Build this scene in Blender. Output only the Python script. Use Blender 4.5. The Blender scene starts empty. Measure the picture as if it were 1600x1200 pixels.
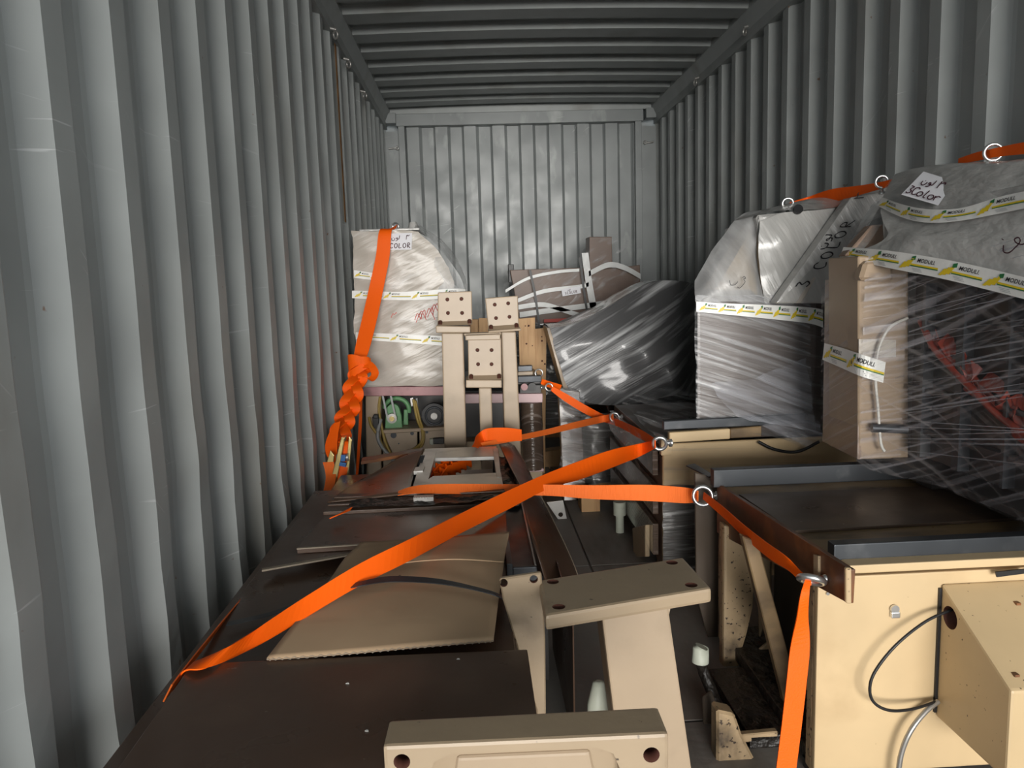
import bpy, bmesh, math, random
from mathutils import Vector, Matrix, noise
R_ = random.Random(7)
V = Vector
SC = bpy.context.scene
COL = SC.collection

# ------------------------------------------------------------------ camera
CAM = V((0, 0, 1.2)); FPX = 1205.0
YAW, PITCH, ROLL = .04527, .13103, .0313
def cam_axes():
    cy, sy, cp, sp = math.cos(YAW), math.sin(YAW), math.cos(PITCH), math.sin(PITCH)
    f = V((sy*cp, cy*cp, -sp)); r = V((cy, -sy, 0)); u = r.cross(f)
    c, s = math.cos(ROLL), math.sin(ROLL)
    return c*r - s*u, s*r + c*u, f
CR, CU, CF = cam_axes()
cd = bpy.data.cameras.new('camera'); cam = bpy.data.objects.new('camera', cd); COL.objects.link(cam)
m3 = Matrix((CR, CU, -CF)).transposed()
cam.matrix_world = Matrix.Translation(CAM) @ m3.to_4x4()
cd.sensor_width = 36; cd.lens = FPX/1600*36; cd.clip_start = .02
SC.camera = cam
def P(px, py, X=None, Y=None, Z=None):
    """point of the place seen at a pixel of the photograph, at a known X, Y or Z"""
    d = CR*((px-800)/FPX) - CU*((py-600)/FPX) + CF
    t = X/d.x if X is not None else Y/d.y if Y is not None else (Z-CAM.z)/d.z
    p = CAM + d*t
    if Y is not None and not -.655 < p.x < 1.55:   # keep things inside the side walls
        p = CAM + d*((max(-.655, min(1.55, p.x)))/d.x)
    return p

# ------------------------------------------------------------------ light
SC.view_settings.view_transform = 'Standard'; SC.view_settings.look = 'None'
SC.view_settings.gamma = 1; SC.view_settings.use_curve_mapping = False
SC.view_settings.exposure = 0.68
w = bpy.data.worlds.new('overcast_sky'); SC.world = w; w.use_nodes = True
nt = w.node_tree; nt.nodes.clear()
bg = nt.nodes.new('ShaderNodeBackground'); wo = nt.nodes.new('ShaderNodeOutputWorld')
bg.inputs[0].default_value = (.93, .97, 1, 1); bg.inputs[1].default_value = .95
nt.links.new(bg.outputs[0], wo.inputs[0])
def light(name, kind, loc, direction, **kw):
    l = bpy.data.lights.new(name, kind); o = bpy.data.objects.new(name, l); COL.objects.link(o)
    o.location = loc; o.rotation_euler = V(direction).to_track_quat('-Z', 'Y').to_euler()
    for k, v in kw.items(): setattr(l, k, v)
    return o
light('hazy_sun', 'SUN', (0, -6, 5), (-.01, 1, -.035), energy=3.3, angle=math.radians(28), color=(1, .97, .92))
pt = light('door_portal', 'AREA', (.45, .70, 1.31), (0, 1, 0), shape='RECTANGLE', size=2.3, size_y=2.64)
pt.data.cycles.is_portal = True

# ------------------------------------------------------------------ materials
def srgb(r, g, b):
    f = lambda c: (c/255/12.92) if c/255 <= .04045 else ((c/255+.055)/1.055)**2.4
    return (f(r), f(g), f(b), 1)
def mat(name, col, rough=.5, metal=0., spec=.5, dirt_or_sheen=None, dirt_or_sheen_amt=.5, dirt_or_sheen_scale=8., dirt_or_sheen_stretch=(1, 1, 1),
        var=.12, var_scale=3., bump=0., bump_scale=60., bump_stretch=(1, 1, 1), rot=(0, 0, 0), speck=None, speck_scale=60., speck_amt=.15,
        coat=0., rough_var=0., sheen=0., scratch=None):
    m = bpy.data.materials.new(name); m.use_nodes = True; n = m.node_tree; L = n.links
    b = n.nodes['Principled BSDF']
    b.inputs['Roughness'].default_value = rough; b.inputs['Metallic'].default_value = metal
    b.inputs['Specular IOR Level'].default_value = spec
    b.inputs['Coat Weight'].default_value = coat; b.inputs['Coat Roughness'].default_value = .12
    if sheen:
        b.inputs['Sheen Weight'].default_value = sheen
    tc = n.nodes.new('ShaderNodeTexCoord')
    def tex(scale, stretch=(1, 1, 1), detail=4, r=(0, 0, 0)):
        mp = n.nodes.new('ShaderNodeMapping'); mp.inputs['Scale'].default_value = stretch; src = tc.outputs['Object']
        if any(r):
            m0 = n.nodes.new('ShaderNodeMapping'); m0.inputs['Rotation'].default_value = r; L.new(src, m0.inputs[0]); src = m0.outputs[0]
        L.new(src, mp.inputs[0])
        t = n.nodes.new('ShaderNodeTexNoise'); t.inputs['Scale'].default_value = scale; t.inputs['Detail'].default_value = detail
        L.new(mp.outputs[0], t.inputs[0]); return t.outputs[0]
    def ramp(src, a, c):
        r = n.nodes.new('ShaderNodeMapRange'); r.inputs[1].default_value = a; r.inputs[2].default_value = c
        L.new(src, r.inputs[0]); return r.outputs[0]
    def mix(fac, a, c, mode='MIX'):
        x = n.nodes.new('ShaderNodeMix'); x.data_type = 'RGBA'; x.blend_type = mode
        if isinstance(fac, float): x.inputs[0].default_value = fac
        else: L.new(fac, x.inputs[0])
        for i, s in ((6, a), (7, c)):
            if isinstance(s, tuple): x.inputs[i].default_value = s
            else: L.new(s, x.inputs[i])
        return x.outputs[2]
    c0 = tuple(x*(1-var) for x in col[:3])+(1,); c1 = tuple(min(1, x*(1+var)) for x in col[:3])+(1,)
    c = mix(ramp(tex(var_scale), .3, .7), c0, c1)
    if dirt_or_sheen:
        th = .62-.25*dirt_or_sheen_amt
        c = mix(ramp(tex(dirt_or_sheen_scale, dirt_or_sheen_stretch, 8, rot), th, th+.22), c, dirt_or_sheen)
    if speck:
        c = mix(ramp(tex(speck_scale, (1, 1, 1), 3), .72-.3*speck_amt, .76-.3*speck_amt), c, speck)
    if scratch:
        col_s, amt = scratch
        for r_, st in (((0, .12, 0), (3, 3, 70)), ((.75, .5, 0), (2.5, 2.5, 60))):
            f1 = ramp(tex(1.5, st, 2, r_), .69, .73)
            f2 = ramp(tex(2.3, (1, 1, 1), 2), .54, .64)
            mm = n.nodes.new('ShaderNodeMath'); mm.operation = 'MULTIPLY'; L.new(f1, mm.inputs[0]); L.new(f2, mm.inputs[1])
            m2 = n.nodes.new('ShaderNodeMath'); m2.operation = 'MULTIPLY'; L.new(mm.outputs[0], m2.inputs[0]); m2.inputs[1].default_value = amt
            c = mix(m2.outputs[0], c, col_s)
    L.new(c, b.inputs['Base Color'])
    if rough_var:
        rr = n.nodes.new('ShaderNodeMapRange'); rr.inputs[3].default_value = max(.03, rough-rough_var); rr.inputs[4].default_value = min(1, rough+rough_var)
        rr.inputs[1].default_value = .3; rr.inputs[2].default_value = .7
        L.new(tex(5), rr.inputs[0]); L.new(rr.outputs[0], b.inputs['Roughness'])
    if bump:
        bp = n.nodes.new('ShaderNodeBump'); bp.inputs['Strength'].default_value = 1; bp.inputs['Distance'].default_value = bump
        L.new(tex(bump_scale, bump_stretch, 3, rot), bp.inputs['Height']); L.new(bp.outputs[0], b.inputs['Normal'])
    return m

def film(name, col, alpha0, alpha1, scale=4., stretch=(1, 1, 12), rot=(0, 0, 0), rough=.16, bump=.006, lo=.42, hi=.68, spec=.5):
    """clear stretch film or plastic bag: see-through, with denser streaks and folds"""
    m = bpy.data.materials.new(name); m.use_nodes = True; n = m.node_tree; L = n.links
    b = n.nodes['Principled BSDF']; out = n.nodes['Material Output']
    b.inputs['Base Color'].default_value = col; b.inputs['Roughness'].default_value = rough
    b.inputs['Specular IOR Level'].default_value = spec
    tc = n.nodes.new('ShaderNodeTexCoord'); mp = n.nodes.new('ShaderNodeMapping')
    m0 = n.nodes.new('ShaderNodeMapping'); m0.inputs['Rotation'].default_value = rot
    mp.inputs['Scale'].default_value = stretch
    L.new(tc.outputs['Object'], m0.inputs[0]); L.new(m0.outputs[0], mp.inputs[0])
    t = n.nodes.new('ShaderNodeTexNoise'); t.inputs['Scale'].default_value = scale; t.inputs['Detail'].default_value = 5
    t.inputs['Distortion'].default_value = .4
    L.new(mp.outputs[0], t.inputs[0])
    r = n.nodes.new('ShaderNodeMapRange'); r.inputs[1].default_value = lo; r.inputs[2].default_value = hi
    r.inputs[3].default_value = alpha0; r.inputs[4].default_value = alpha1
    L.new(t.outputs[0], r.inputs[0])
    bp = n.nodes.new('ShaderNodeBump'); bp.inputs['Strength'].default_value = 1; bp.inputs['Distance'].default_value = bump
    L.new(t.outputs[0], bp.inputs['Height']); L.new(bp.outputs[0], b.inputs['Normal'])
    tr = n.nodes.new('ShaderNodeBsdfTransparent'); mx = n.nodes.new('ShaderNodeMixShader')
    L.new(r.outputs[0], mx.inputs[0]); L.new(tr.outputs[0], mx.inputs[1]); L.new(b.outputs[0], mx.inputs[2])
    L.new(mx.outputs[0], out.inputs[0])
    return m

RUST = (.16, .06, .02, 1); GREASE = (.018, .014, .011, 1); SCUFF = (.62, .64, .63, 1)
M = {}
M['paint'] = mat('grey_container_paint', (.345, .365, .36), .42, dirt_or_sheen=(.25, .245, .22, 1), dirt_or_sheen_amt=.2, dirt_or_sheen_scale=2.5, dirt_or_sheen_stretch=(1, 1, .35), speck=(.20, .12, .07, 1), speck_scale=22, speck_amt=-.03, bump=.0015, bump_scale=5, rough_var=.1, scratch=((.66, .68, .68, 1), .75))
M['paint_back'] = mat('scuffed_grey_end_paint', (.25, .268, .268), .42, dirt_or_sheen=(.55, .57, .56, 1), dirt_or_sheen_amt=.12, dirt_or_sheen_scale=5, dirt_or_sheen_stretch=(1, 1, .5), bump=.001, bump_scale=6, rough_var=.14, scratch=((.66, .68, .68, 1), .5))
M['paint_roof'] = mat('grey_roof_paint', (.36, .38, .375), .45, dirt_or_sheen=(.24, .24, .22, 1), dirt_or_sheen_amt=.3, dirt_or_sheen_scale=3)
M['rust'] = mat('rust_streak', (.36, .17, .05), .85, var=.4, var_scale=12)
M['floor'] = mat('dark_worn_plywood', (.25, .235, .215), .6, dirt_or_sheen=(.12, .10, .085, 1), dirt_or_sheen_amt=.4, dirt_or_sheen_scale=3, dirt_or_sheen_stretch=(2, .5, 1), bump=.001, bump_scale=40, scratch=((.25, .24, .22, 1), .5))
M['ground'] = mat('yard_concrete', (.42, .41, .39), .9)
M['cream'] = mat('cream_machine_paint', (.60, .445, .255), .42, speck=(.13, .08, .04, 1), speck_scale=95, speck_amt=-.12, dirt_or_sheen=(.47, .33, .18, 1), dirt_or_sheen_amt=.12, dirt_or_sheen_scale=4)
M['cream_dirty'] = mat('greasy_cream_paint', (.46, .33, .19), .5, dirt_or_sheen=(.05, .035, .022, 1), dirt_or_sheen_amt=.55, dirt_or_sheen_scale=11, dirt_or_sheen_stretch=(1, 1, .6), speck=(.04, .025, .015, 1), speck_scale=85, speck_amt=.30, bump=.002, bump_scale=40)
M['cream_shade'] = mat('worn_cream_paint', (.40, .30, .185), .45, speck=(.07, .05, .03, 1), speck_scale=90, speck_amt=0, dirt_or_sheen=(.18, .125, .075, 1), dirt_or_sheen_amt=.35, dirt_or_sheen_scale=6)  # cream darkened for parts in shade, plus worn specks and dirt
M['beige'] = mat('beige_cast_paint', (.375, .285, .195), .42, speck=(.16, .11, .07, 1), speck_scale=90, speck_amt=-.05, dirt_or_sheen=(.26, .20, .135, 1), dirt_or_sheen_amt=.2, dirt_or_sheen_scale=5, bump=.0006, bump_scale=30)
M['beige_worn'] = mat('stained_beige_cast_paint', (.345, .26, .17), .45, speck=(.07, .05, .035, 1), speck_scale=70, speck_amt=.03, dirt_or_sheen=(.16, .115, .075, 1), dirt_or_sheen_amt=.28, dirt_or_sheen_scale=7, bump=.0008, bump_scale=30)
M['board'] = mat('dark_brown_coated_board', (.085, .050, .033), .33, spec=.4, dirt_or_sheen=(.12, .078, .054, 1), dirt_or_sheen_amt=.35, dirt_or_sheen_scale=5, speck=(.2, .17, .14, 1), speck_scale=55, speck_amt=-.1, rough_var=.1, bump=.0004, bump_scale=25)
M['board_edge'] = mat('worn_board_edge', (.30, .25, .19), .6)
M['brown'] = mat('brown_wrapped_carton', (.13, .075, .05), .45, dirt_or_sheen=(.2, .12, .085, 1), dirt_or_sheen_amt=.3, dirt_or_sheen_scale=4)
M['rusty'] = mat('rusty_brown_steel', (.12, .052, .026), .45, dirt_or_sheen=(.32, .12, .035, 1), dirt_or_sheen_amt=.5, dirt_or_sheen_scale=6, rough_var=.15, bump=.0006, bump_scale=40)
M['table'] = mat('stained_brown_table_sheet', (.065, .043, .03), .38, dirt_or_sheen=(.15, .105, .07, 1), dirt_or_sheen_amt=.3, dirt_or_sheen_scale=5, rough_var=.14, speck=(.3, .27, .22, 1), speck_scale=50, speck_amt=-.08)
M['tan_frame'] = mat('greasy_tan_frame', (.26, .175, .09), .4, dirt_or_sheen=(.06, .04, .025, 1), dirt_or_sheen_amt=.5, dirt_or_sheen_scale=7, dirt_or_sheen_stretch=(.6, 2, 1), rough_var=.15)
M['steel_dark'] = mat('blackened_steel', (.05, .055, .062), .42, metal=.5, dirt_or_sheen=(.12, .125, .13, 1), dirt_or_sheen_amt=.3, dirt_or_sheen_scale=9, rough_var=.12)
M['steel'] = mat('bare_grey_steel', (.42, .41, .39), .38, metal=.7, dirt_or_sheen=(.2, .185, .165, 1), dirt_or_sheen_amt=.4, dirt_or_sheen_scale=7, rough_var=.1)
M['zinc'] = mat('zinc_plated_steel', (.72, .73, .73), .28, metal=.9)
M['gold'] = mat('yellow_zinc_steel', (.62, .50, .22), .28, metal=.9, rough_var=.1)
M['black'] = mat('black_plastic', (.012, .012, .013), .45)
M['dark'] = mat('oily_dark_metal', (.02, .018, .017), .4, dirt_or_sheen=(.05, .035, .025, 1), dirt_or_sheen_amt=.3)
M['grease'] = mat('thick_black_grease', GREASE, .45, var=.4, bump=.02, bump_scale=22, speck=(.3, .27, .22, 1), speck_scale=60, speck_amt=-.1)
M['hole'] = mat('rusty_hole', (.075, .022, .012), .8)
M['orange'] = mat('orange_webbing', (1.0, .125, .001), .6, spec=.25, bump=.0008, bump_scale=300, var=.04)
M['orange_dirty'] = mat('soiled_orange_webbing', (1.0, .125, .001), .6, spec=.25, var=.04, dirt_or_sheen=(.16, .06, .01, 1), dirt_or_sheen_amt=-.25, dirt_or_sheen_scale=9)
M['orange_thin'] = mat('pale_orange_webbing', (1.0, .19, .03), .6, spec=.25, bump=.0022, bump_scale=70, bump_stretch=(6, .2, .2), var=.05)
M['cardboard'] = mat('brown_cardboard', (.47, .325, .20), .75, dirt_or_sheen=(.36, .245, .15, 1), dirt_or_sheen_amt=.25, dirt_or_sheen_scale=4, dirt_or_sheen_stretch=(.5, 3, 1), speck=(.08, .055, .035, 1), speck_scale=24, speck_amt=-.05)
M['pine'] = mat('pine_wood', (.56, .34, .16), .6, dirt_or_sheen=(.40, .21, .085, 1), dirt_or_sheen_amt=.35, dirt_or_sheen_scale=6, dirt_or_sheen_stretch=(6, 6, .5))
M['bag'] = mat('pale_bag_film', (.50, .455, .40), .36, var=.06, dirt_or_sheen=(.66, .64, .61, 1), dirt_or_sheen_amt=.2, dirt_or_sheen_scale=6, dirt_or_sheen_stretch=(.8, 1, 4), rot=(0, .45, 0), bump=.005, bump_scale=8, bump_stretch=(.8, 1, 6), coat=.12)
M['bag_grey'] = mat('grey_plastic_bag', (.42, .415, .40), .3, dirt_or_sheen=(.56, .55, .53, 1), dirt_or_sheen_amt=.3, dirt_or_sheen_scale=6, dirt_or_sheen_stretch=(5, 2, .7), rot=(0, .5, 0), bump=.007, bump_scale=7, bump_stretch=(5, 2, .7), coat=.3)
M['silver'] = mat('tight_silver_film', (.13, .13, .133), .34, var=.15, dirt_or_sheen=(.70, .71, .72, 1), dirt_or_sheen_amt=.55, dirt_or_sheen_scale=2.2, dirt_or_sheen_stretch=(.6, 1, 11), rot=(0, .50, 0), bump=.004, bump_scale=6, bump_stretch=(.5, 1, 22), coat=.35)  # pale diagonal streaks put the film's highlights into the colour
M['silver_low'] = mat('crinkled_silver_film', (.15, .145, .14), .18, var=.3, dirt_or_sheen=(.66, .66, .66, 1), dirt_or_sheen_amt=.25, dirt_or_sheen_scale=7, dirt_or_sheen_stretch=(.6, 1, 9), bump=.010, bump_scale=10, bump_stretch=(.5, 1, 9), coat=.8)
M['brown_film'] = mat('brown_panel_under_film', (.10, .07, .052), .22, var=.2, dirt_or_sheen=(.30, .25, .22, 1), dirt_or_sheen_amt=.25, dirt_or_sheen_scale=4, dirt_or_sheen_stretch=(1, .35, 14), rot=(.6, 0, 0), bump=.004, bump_scale=8, bump_stretch=(.5, .5, 16), coat=.6)
M['grey_panel'] = mat('dark_grey_panel', (.10, .10, .105), .35)
M['headbox'] = mat('grey_brown_wrapped_box', (.135, .115, .107), .26, dirt_or_sheen=(.27, .26, .255, 1), dirt_or_sheen_amt=.35, dirt_or_sheen_scale=3, dirt_or_sheen_stretch=(.6, 1, 14), rot=(0, -.22, 0), bump=.0025, bump_scale=7, bump_stretch=(.4, 1, 18), coat=.5)
M['headpanel'] = mat('beige_brown_side_panel', (.25, .175, .13), .35, dirt_or_sheen=(.36, .28, .23, 1), dirt_or_sheen_amt=.25, dirt_or_sheen_scale=4, dirt_or_sheen_stretch=(1, .5, 14), rot=(.6, 0, 0), coat=.3)
M['headcover'] = mat('beige_head_cover', (.34, .25, .17), .38, dirt_or_sheen=(.24, .18, .13, 1), dirt_or_sheen_amt=.2, dirt_or_sheen_scale=4)
M['corner_brown'] = mat('oily_brown_plate', (.10, .075, .055), .42, dirt_or_sheen=(.035, .025, .02, 1), dirt_or_sheen_amt=.3, dirt_or_sheen_scale=6, rough_var=.1)
M['white'] = mat('white_tape', (.80, .80, .77), .35, bump=.002, bump_scale=18)
M['white_strap'] = mat('white_packing_tape', (.62, .63, .62), .35, bump=.004, bump_scale=18)
M['paper'] = mat('white_paper_sheet', (.80, .80, .84), .7)
M['yellow'] = mat('yellow_print', (.72, .53, .02), .45)
M['green'] = mat('green_print', (.02, .16, .05), .45)
M['ink'] = mat('black_ink', (.012, .010, .014), .5)
M['purple_ink'] = mat('dark_marker_ink', (.05, .008, .02), .5)
M['red_ink'] = mat('red_marker_ink', (.62, .10, .08), .6)
M['grey_print'] = mat('grey_print', (.45, .46, .47), .5)
M['green_cast'] = mat('green_cast_iron', (.13, .32, .14), .45, dirt_or_sheen=GREASE, dirt_or_sheen_amt=.0, dirt_or_sheen_scale=10)
M['pink'] = mat('pink_strip', (.42, .20, .21), .4, dirt_or_sheen=(.2, .09, .1, 1), dirt_or_sheen_amt=.3)
M['palepink'] = mat('pale_pink_plate', (.66, .46, .47), .4)
M['white_plastic'] = mat('off_white_plastic', (.52, .55, .46), .5, dirt_or_sheen=(.2, .2, .15, 1), dirt_or_sheen_amt=.1, dirt_or_sheen_scale=14)
M['blue'] = mat('blue_label', (.02, .14, .42), .4)
M['red_cable'] = mat('orange_red_cable_cover', (.27, .035, .018), .5, dirt_or_sheen=(.1, .02, .015, 1), dirt_or_sheen_amt=.4, dirt_or_sheen_scale=14)  # orange-red of strap reflections, given to solid ribbons
M['white_cable'] = mat('white_cable', (.62, .60, .55), .4)
M['yellow_cable'] = mat('ochre_cable', (.34, .24, .06), .5)
M['grey_cable'] = mat('grey_cable', (.30, .31, .31), .4)
M['f_bag'] = film('clear_bag_film', (.62, .63, .63, 1), .22, .62, 5, (3, 1, .7), (0, .5, 0), rough=.3)
M['f_bag_dense'] = film('grey_bag_film', (.50, .50, .50, 1), .50, .85, 4, (3, 1, .7), (0, .45, 0), rough=.32, bump=.014)
M['f_head'] = film('dark_stretch_film', (.46, .44, .47, 1), .02, .58, 2.2, (.12, .30, 26), (.42, 0, 0), rough=.25, bump=.0015, lo=.50, hi=.78)
M['f_head2'] = film('crossed_stretch_film', (.46, .42, .41, 1), .03, .50, 2.2, (.12, .30, 22), (-.40, 0, 0), rough=.25, bump=.0015, lo=.52, hi=.80)
M['f_wrap'] = film('loose_stretch_film', (.60, .61, .63, 1), .06, .75, 2.5, (.5, .6, 18), (.1, -.35, 0), rough=.18, bump=.006, lo=.46, hi=.76)
M['f_haze'] = film('bunched_stretch_film', (.50, .51, .56, 1), .10, .62, 2.5, (.6, .6, 14), (.2, -.5, 0), rough=.2, bump=.008, lo=.42, hi=.72)
M['f_clear'] = film('clear_tight_film', (.66, .66, .67, 1), .02, .45, 4, (2, 1, 7), (0, .5, 0), rough=.14, bump=.01, lo=.52, hi=.78)

# ------------------------------------------------------------------ mesh helpers
class MB:
    def __init__(s): s.v = []; s.f = []; s.mi = []; s.sm = []
    def add(s, vs, fs, mi=0, smooth=False):
        b = len(s.v); s.v += [V(x) for x in vs]
        for f in fs: s.f.append([i+b for i in f]); s.mi.append(mi); s.sm.append(smooth)
        return s
    def hexa(s, p, mi=0):      # p: bottom 4 ring, top 4 ring
        return s.add(p, [(3, 2, 1, 0), (4, 5, 6, 7), (0, 1, 5, 4), (1, 2, 6, 5), (2, 3, 7, 6), (3, 0, 4, 7)], mi)
    def box(s, x0, x1, y0, y1, z0, z1, mi=0):
        return s.hexa([(x0, y0, z0), (x1, y0, z0), (x1, y1, z0), (x0, y1, z0), (x0, y0, z1), (x1, y0, z1), (x1, y1, z1), (x0, y1, z1)], mi)
    def prism(s, poly, ext, mi=0):
        n = len(poly); e = V(ext)
        vs = [V(p) for p in poly]+[V(p)+e for p in poly]
        fs = [tuple(range(n)), tuple(range(2*n-1, n-1, -1))]+[(i, i+n, (i+1) % n+n, (i+1) % n) for i in range(n)]
        return s.add(vs, fs, mi)
    def tube(s, pts, r, n=8, mi=0, caps=True):
        pts = [V(p) for p in pts]; rs = r if isinstance(r, (list, tuple)) else [r]*len(pts)
        vs = []; up = V((.13, .27, .95))
        for i, p in enumerate(pts):
            t = (pts[min(i+1, len(pts)-1)]-pts[max(i-1, 0)]).normalized()
            a = t.cross(up)
            a = a.normalized() if a.length > 1e-4 else V((1, 0, 0)); b = t.cross(a)
            for k in range(n):
                q = 2*math.pi*k/n; vs.append(p+(a*math.cos(q)+b*math.sin(q))*rs[i])
        fs = []
        for i in range(len(pts)-1):
            for k in range(n):
                k2 = (k+1) % n; fs.append((i*n+k, i*n+k2, (i+1)*n+k2, (i+1)*n+k))
        s.add(vs, fs, mi, True)
        if caps:
            s.add(vs[:n], [tuple(range(n-1, -1, -1))], mi); s.add(vs[-n:], [tuple(range(n))], mi)
        return s
    def disc(s, c, axis, r, h, n=20, mi=0):
        a = V(axis).normalized(); return s.tube([V(c), V(c)+a*h], r, n, mi)
    def torus(s, c, axis, R, r, n=22, k=9, mi=0):
        a = V(axis).normalized(); x = a.orthogonal().normalized(); y = a.cross(x); vs = []; fs = []
        for i in range(n):
            q = 2*math.pi*i/n; d = x*math.cos(q)+y*math.sin(q)
            for j in range(k):
                u = 2*math.pi*j/k; vs.append(V(c)+d*(R+r*math.cos(u))+a*r*math.sin(u))
        for i in range(n):
            for j in range(k):
                fs.append((i*k+j, ((i+1) % n)*k+j, ((i+1) % n)*k+(j+1) % k, i*k+(j+1) % k))
        return s.add(vs, fs, mi, True)
    def build(s, name, m, parent=None, bevel=0., seg=2, weld=False):
        me = bpy.data.meshes.new(name)
        if parent is None:
            xs = [v.x for v in s.v]; ys = [v.y for v in s.v]; zs = [v.z for v in s.v]
            off = V(((min(xs)+max(xs))/2, (min(ys)+max(ys))/2, min(zs)))
        else:
            off = V((0, 0, 0)); q = parent
            while q is not None: off += q.location; q = q.parent
        me.from_pydata([tuple(v-off) for v in s.v], [], s.f)
        for p, i, sm in zip(me.polygons, s.mi, s.sm): p.material_index = i; p.use_smooth = sm
        ms = m if isinstance(m, (list, tuple)) else [m]
        for x in ms: me.materials.append(M[x] if isinstance(x, str) else x)
        bm = bmesh.new(); bm.from_mesh(me)
        if weld: bmesh.ops.remove_doubles(bm, verts=bm.verts, dist=1e-5)
        bmesh.ops.recalc_face_normals(bm, faces=bm.faces)
        if bevel:
            es = [e for e in bm.edges if len(e.link_faces) == 2 and e.calc_face_angle(0) > .5]
            bmesh.ops.bevel(bm, geom=es, offset=bevel, segments=seg, affect='EDGES', profile=.6, clamp_overlap=True)
        bm.to_mesh(me); bm.free()
        o = bpy.data.objects.new(name, me); COL.objects.link(o)
        if parent is None: o.location = off
        else: o.parent = parent
        return o
def thing(name, label, cat, loc, group=None):
    o = bpy.data.objects.new(name, None); COL.objects.link(o); o.location = V(loc); o.empty_display_size = .1
    o['label'] = label; o['category'] = cat
    if group: o['group'] = group
    return o
def tag(o, label, cat, group=None):
    o['label'] = label; o['category'] = cat
    if group: o['group'] = group
    return o
def structure(o): o['kind'] = 'structure'; return o
def cr(a, b, c, d, t):
    return .5*((2*b)+(c-a)*t+(2*a-5*b+4*c-d)*t*t+(3*b-a-3*c+d)*t**3)
def spline(pts, k=8):
    """Catmull-Rom through points (tuples/vectors of any length)"""
    pts = [tuple(p) for p in pts]; out = []; n = len(pts)
    for i in range(n-1):
        q = [pts[max(i-1, 0)], pts[i], pts[i+1], pts[min(i+2, n-1)]]
        for j in range(k):
            out.append(tuple(cr(*[q[m_][c] for m_ in range(4)], j/k) for c in range(len(pts[0]))))
    out.append(pts[-1]); return out
def patch(mb, rows, ku=6, kv=6, amp=0., sc=6., mi=0, stretch=(1, 1, 1), thick=0.):
    """smooth sheet through a grid of points"""
    cols = [spline(r, ku) for r in rows]; nu = len(cols[0])
    g = [spline([c[i] for c in cols], kv) for i in range(nu)]; nv = len(g[0])
    vs = []
    for i in range(nu):
        for j in range(nv):
            p = V(g[i][j])
            if amp:
                q = V((p.x*stretch[0], p.y*stretch[1], p.z*stretch[2]))*sc
                p = p+noise.noise_vector(q)*amp+noise.noise_vector(q*2.7)*amp*.4
            vs.append(p)
    fs = [(i*nv+j, (i+1)*nv+j, (i+1)*nv+j+1, i*nv+j+1) for i in range(nu-1) for j in range(nv-1)]
    mb.add(vs, fs, mi, True)
    return mb
def strap_mesh(mb, pts, k=8, th=.0028, mi=0):
    """pts: (position, side vector, width)"""
    q = spline([tuple(p)+tuple(V(s).normalized())+(w_,) for p, s, w_ in pts], k); vs = []; fs = []
    for i, a in enumerate(q):
        p = V(a[:3]); s_ = V(a[3:6]).normalized(); w_ = a[6]
        t = V(q[min(i+1, len(q)-1)][:3])-V(q[max(i-1, 0)][:3]); nn = t.cross(s_).normalized()
        for x, y in ((-.5, -.5), (.5, -.5), (.5, .5), (-.5, .5)): vs.append(p+s_*w_*x+nn*th*y)
    n = len(q)
    for i in range(n-1):
        for c in range(4):
            d = (c+1) % 4; fs.append((i*4+c, i*4+d, (i+1)*4+d, (i+1)*4+c))
    mb.add(vs, fs, mi, False)
    mb.add(vs[:4], [(3, 2, 1, 0)], mi); mb.add(vs[-4:], [(0, 1, 2, 3)], mi)
    return mb
def cut(o, cutters):
    """drill real holes: cutters is an MB; its walls keep the hole material"""
    c = cutters.build('drill', 'hole')
    md = o.modifiers.new('b', 'BOOLEAN'); md.object = c; md.operation = 'DIFFERENCE'; md.solver = 'EXACT'
    md.material_mode = 'TRANSFER'
    dg = bpy.context.evaluated_depsgraph_get(); dg.update()
    me = bpy.data.meshes.new_from_object(o.evaluated_get(dg)); o.modifiers.clear(); o.data = me
    bpy.data.objects.remove(c)

# ---- lettering
GL = {
 'C': [[(.9, .8), (.6, 1), (.2, .85), (.1, .4), (.35, .02), (.9, .15)]],
 'O': [[(.5, 1), (.15, .75), (.15, .25), (.5, 0), (.85, .3), (.85, .75), (.5, 1)]],
 'L': [[(.25, 1), (.15, .02), (.85, .08)]],
 'R': [[(.15, 0), (.25, 1), (.7, .95), (.72, .62), (.25, .5), (.9, -.05)]],
 'o': [[(.5, .6), (.15, .45), (.15, .1), (.5, 0), (.85, .2), (.8, .5), (.5, .6)]],
 'l': [[(.6, 1), (.35, .1), (.7, 0)]],
 'r': [[(.2, .6), (.25, 0)], [(.25, .4), (.6, .65), (.95, .55)]],
 '3': [[(.15, .95), (.7, .9), (.4, .55), (.8, .3), (.5, 0), (.1, .1)]],
 '2a': [[(.15, 1), (.3, .75), (.85, .95), (.95, .7)], [(.2, .95), (.1, 0)]],
 '3a': [[(.1, .95), (.25, .75), (.45, .95), (.65, .75), (.95, 1)], [(.15, .9), (.05, 0)]],
 'lwn': [[(.98, 1), (.92, .35), (.78, .3)], [(.78, .3), (.68, .55), (.58, .45), (.66, .3), (.74, .35), (.7, .05), (.5, -.05)],
         [(.42, .5), (.36, .1), (.2, 0), (.06, .15), (.04, .5)], [(.2, .62), (.24, .58)]],
 'M2': [[(.0, .7), (.2, 1), (.4, .5), (.5, 0)], [(.5, .9), (.75, .3), (1, .1)], [(.2, .1), (.9, .85)]],
}
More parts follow.
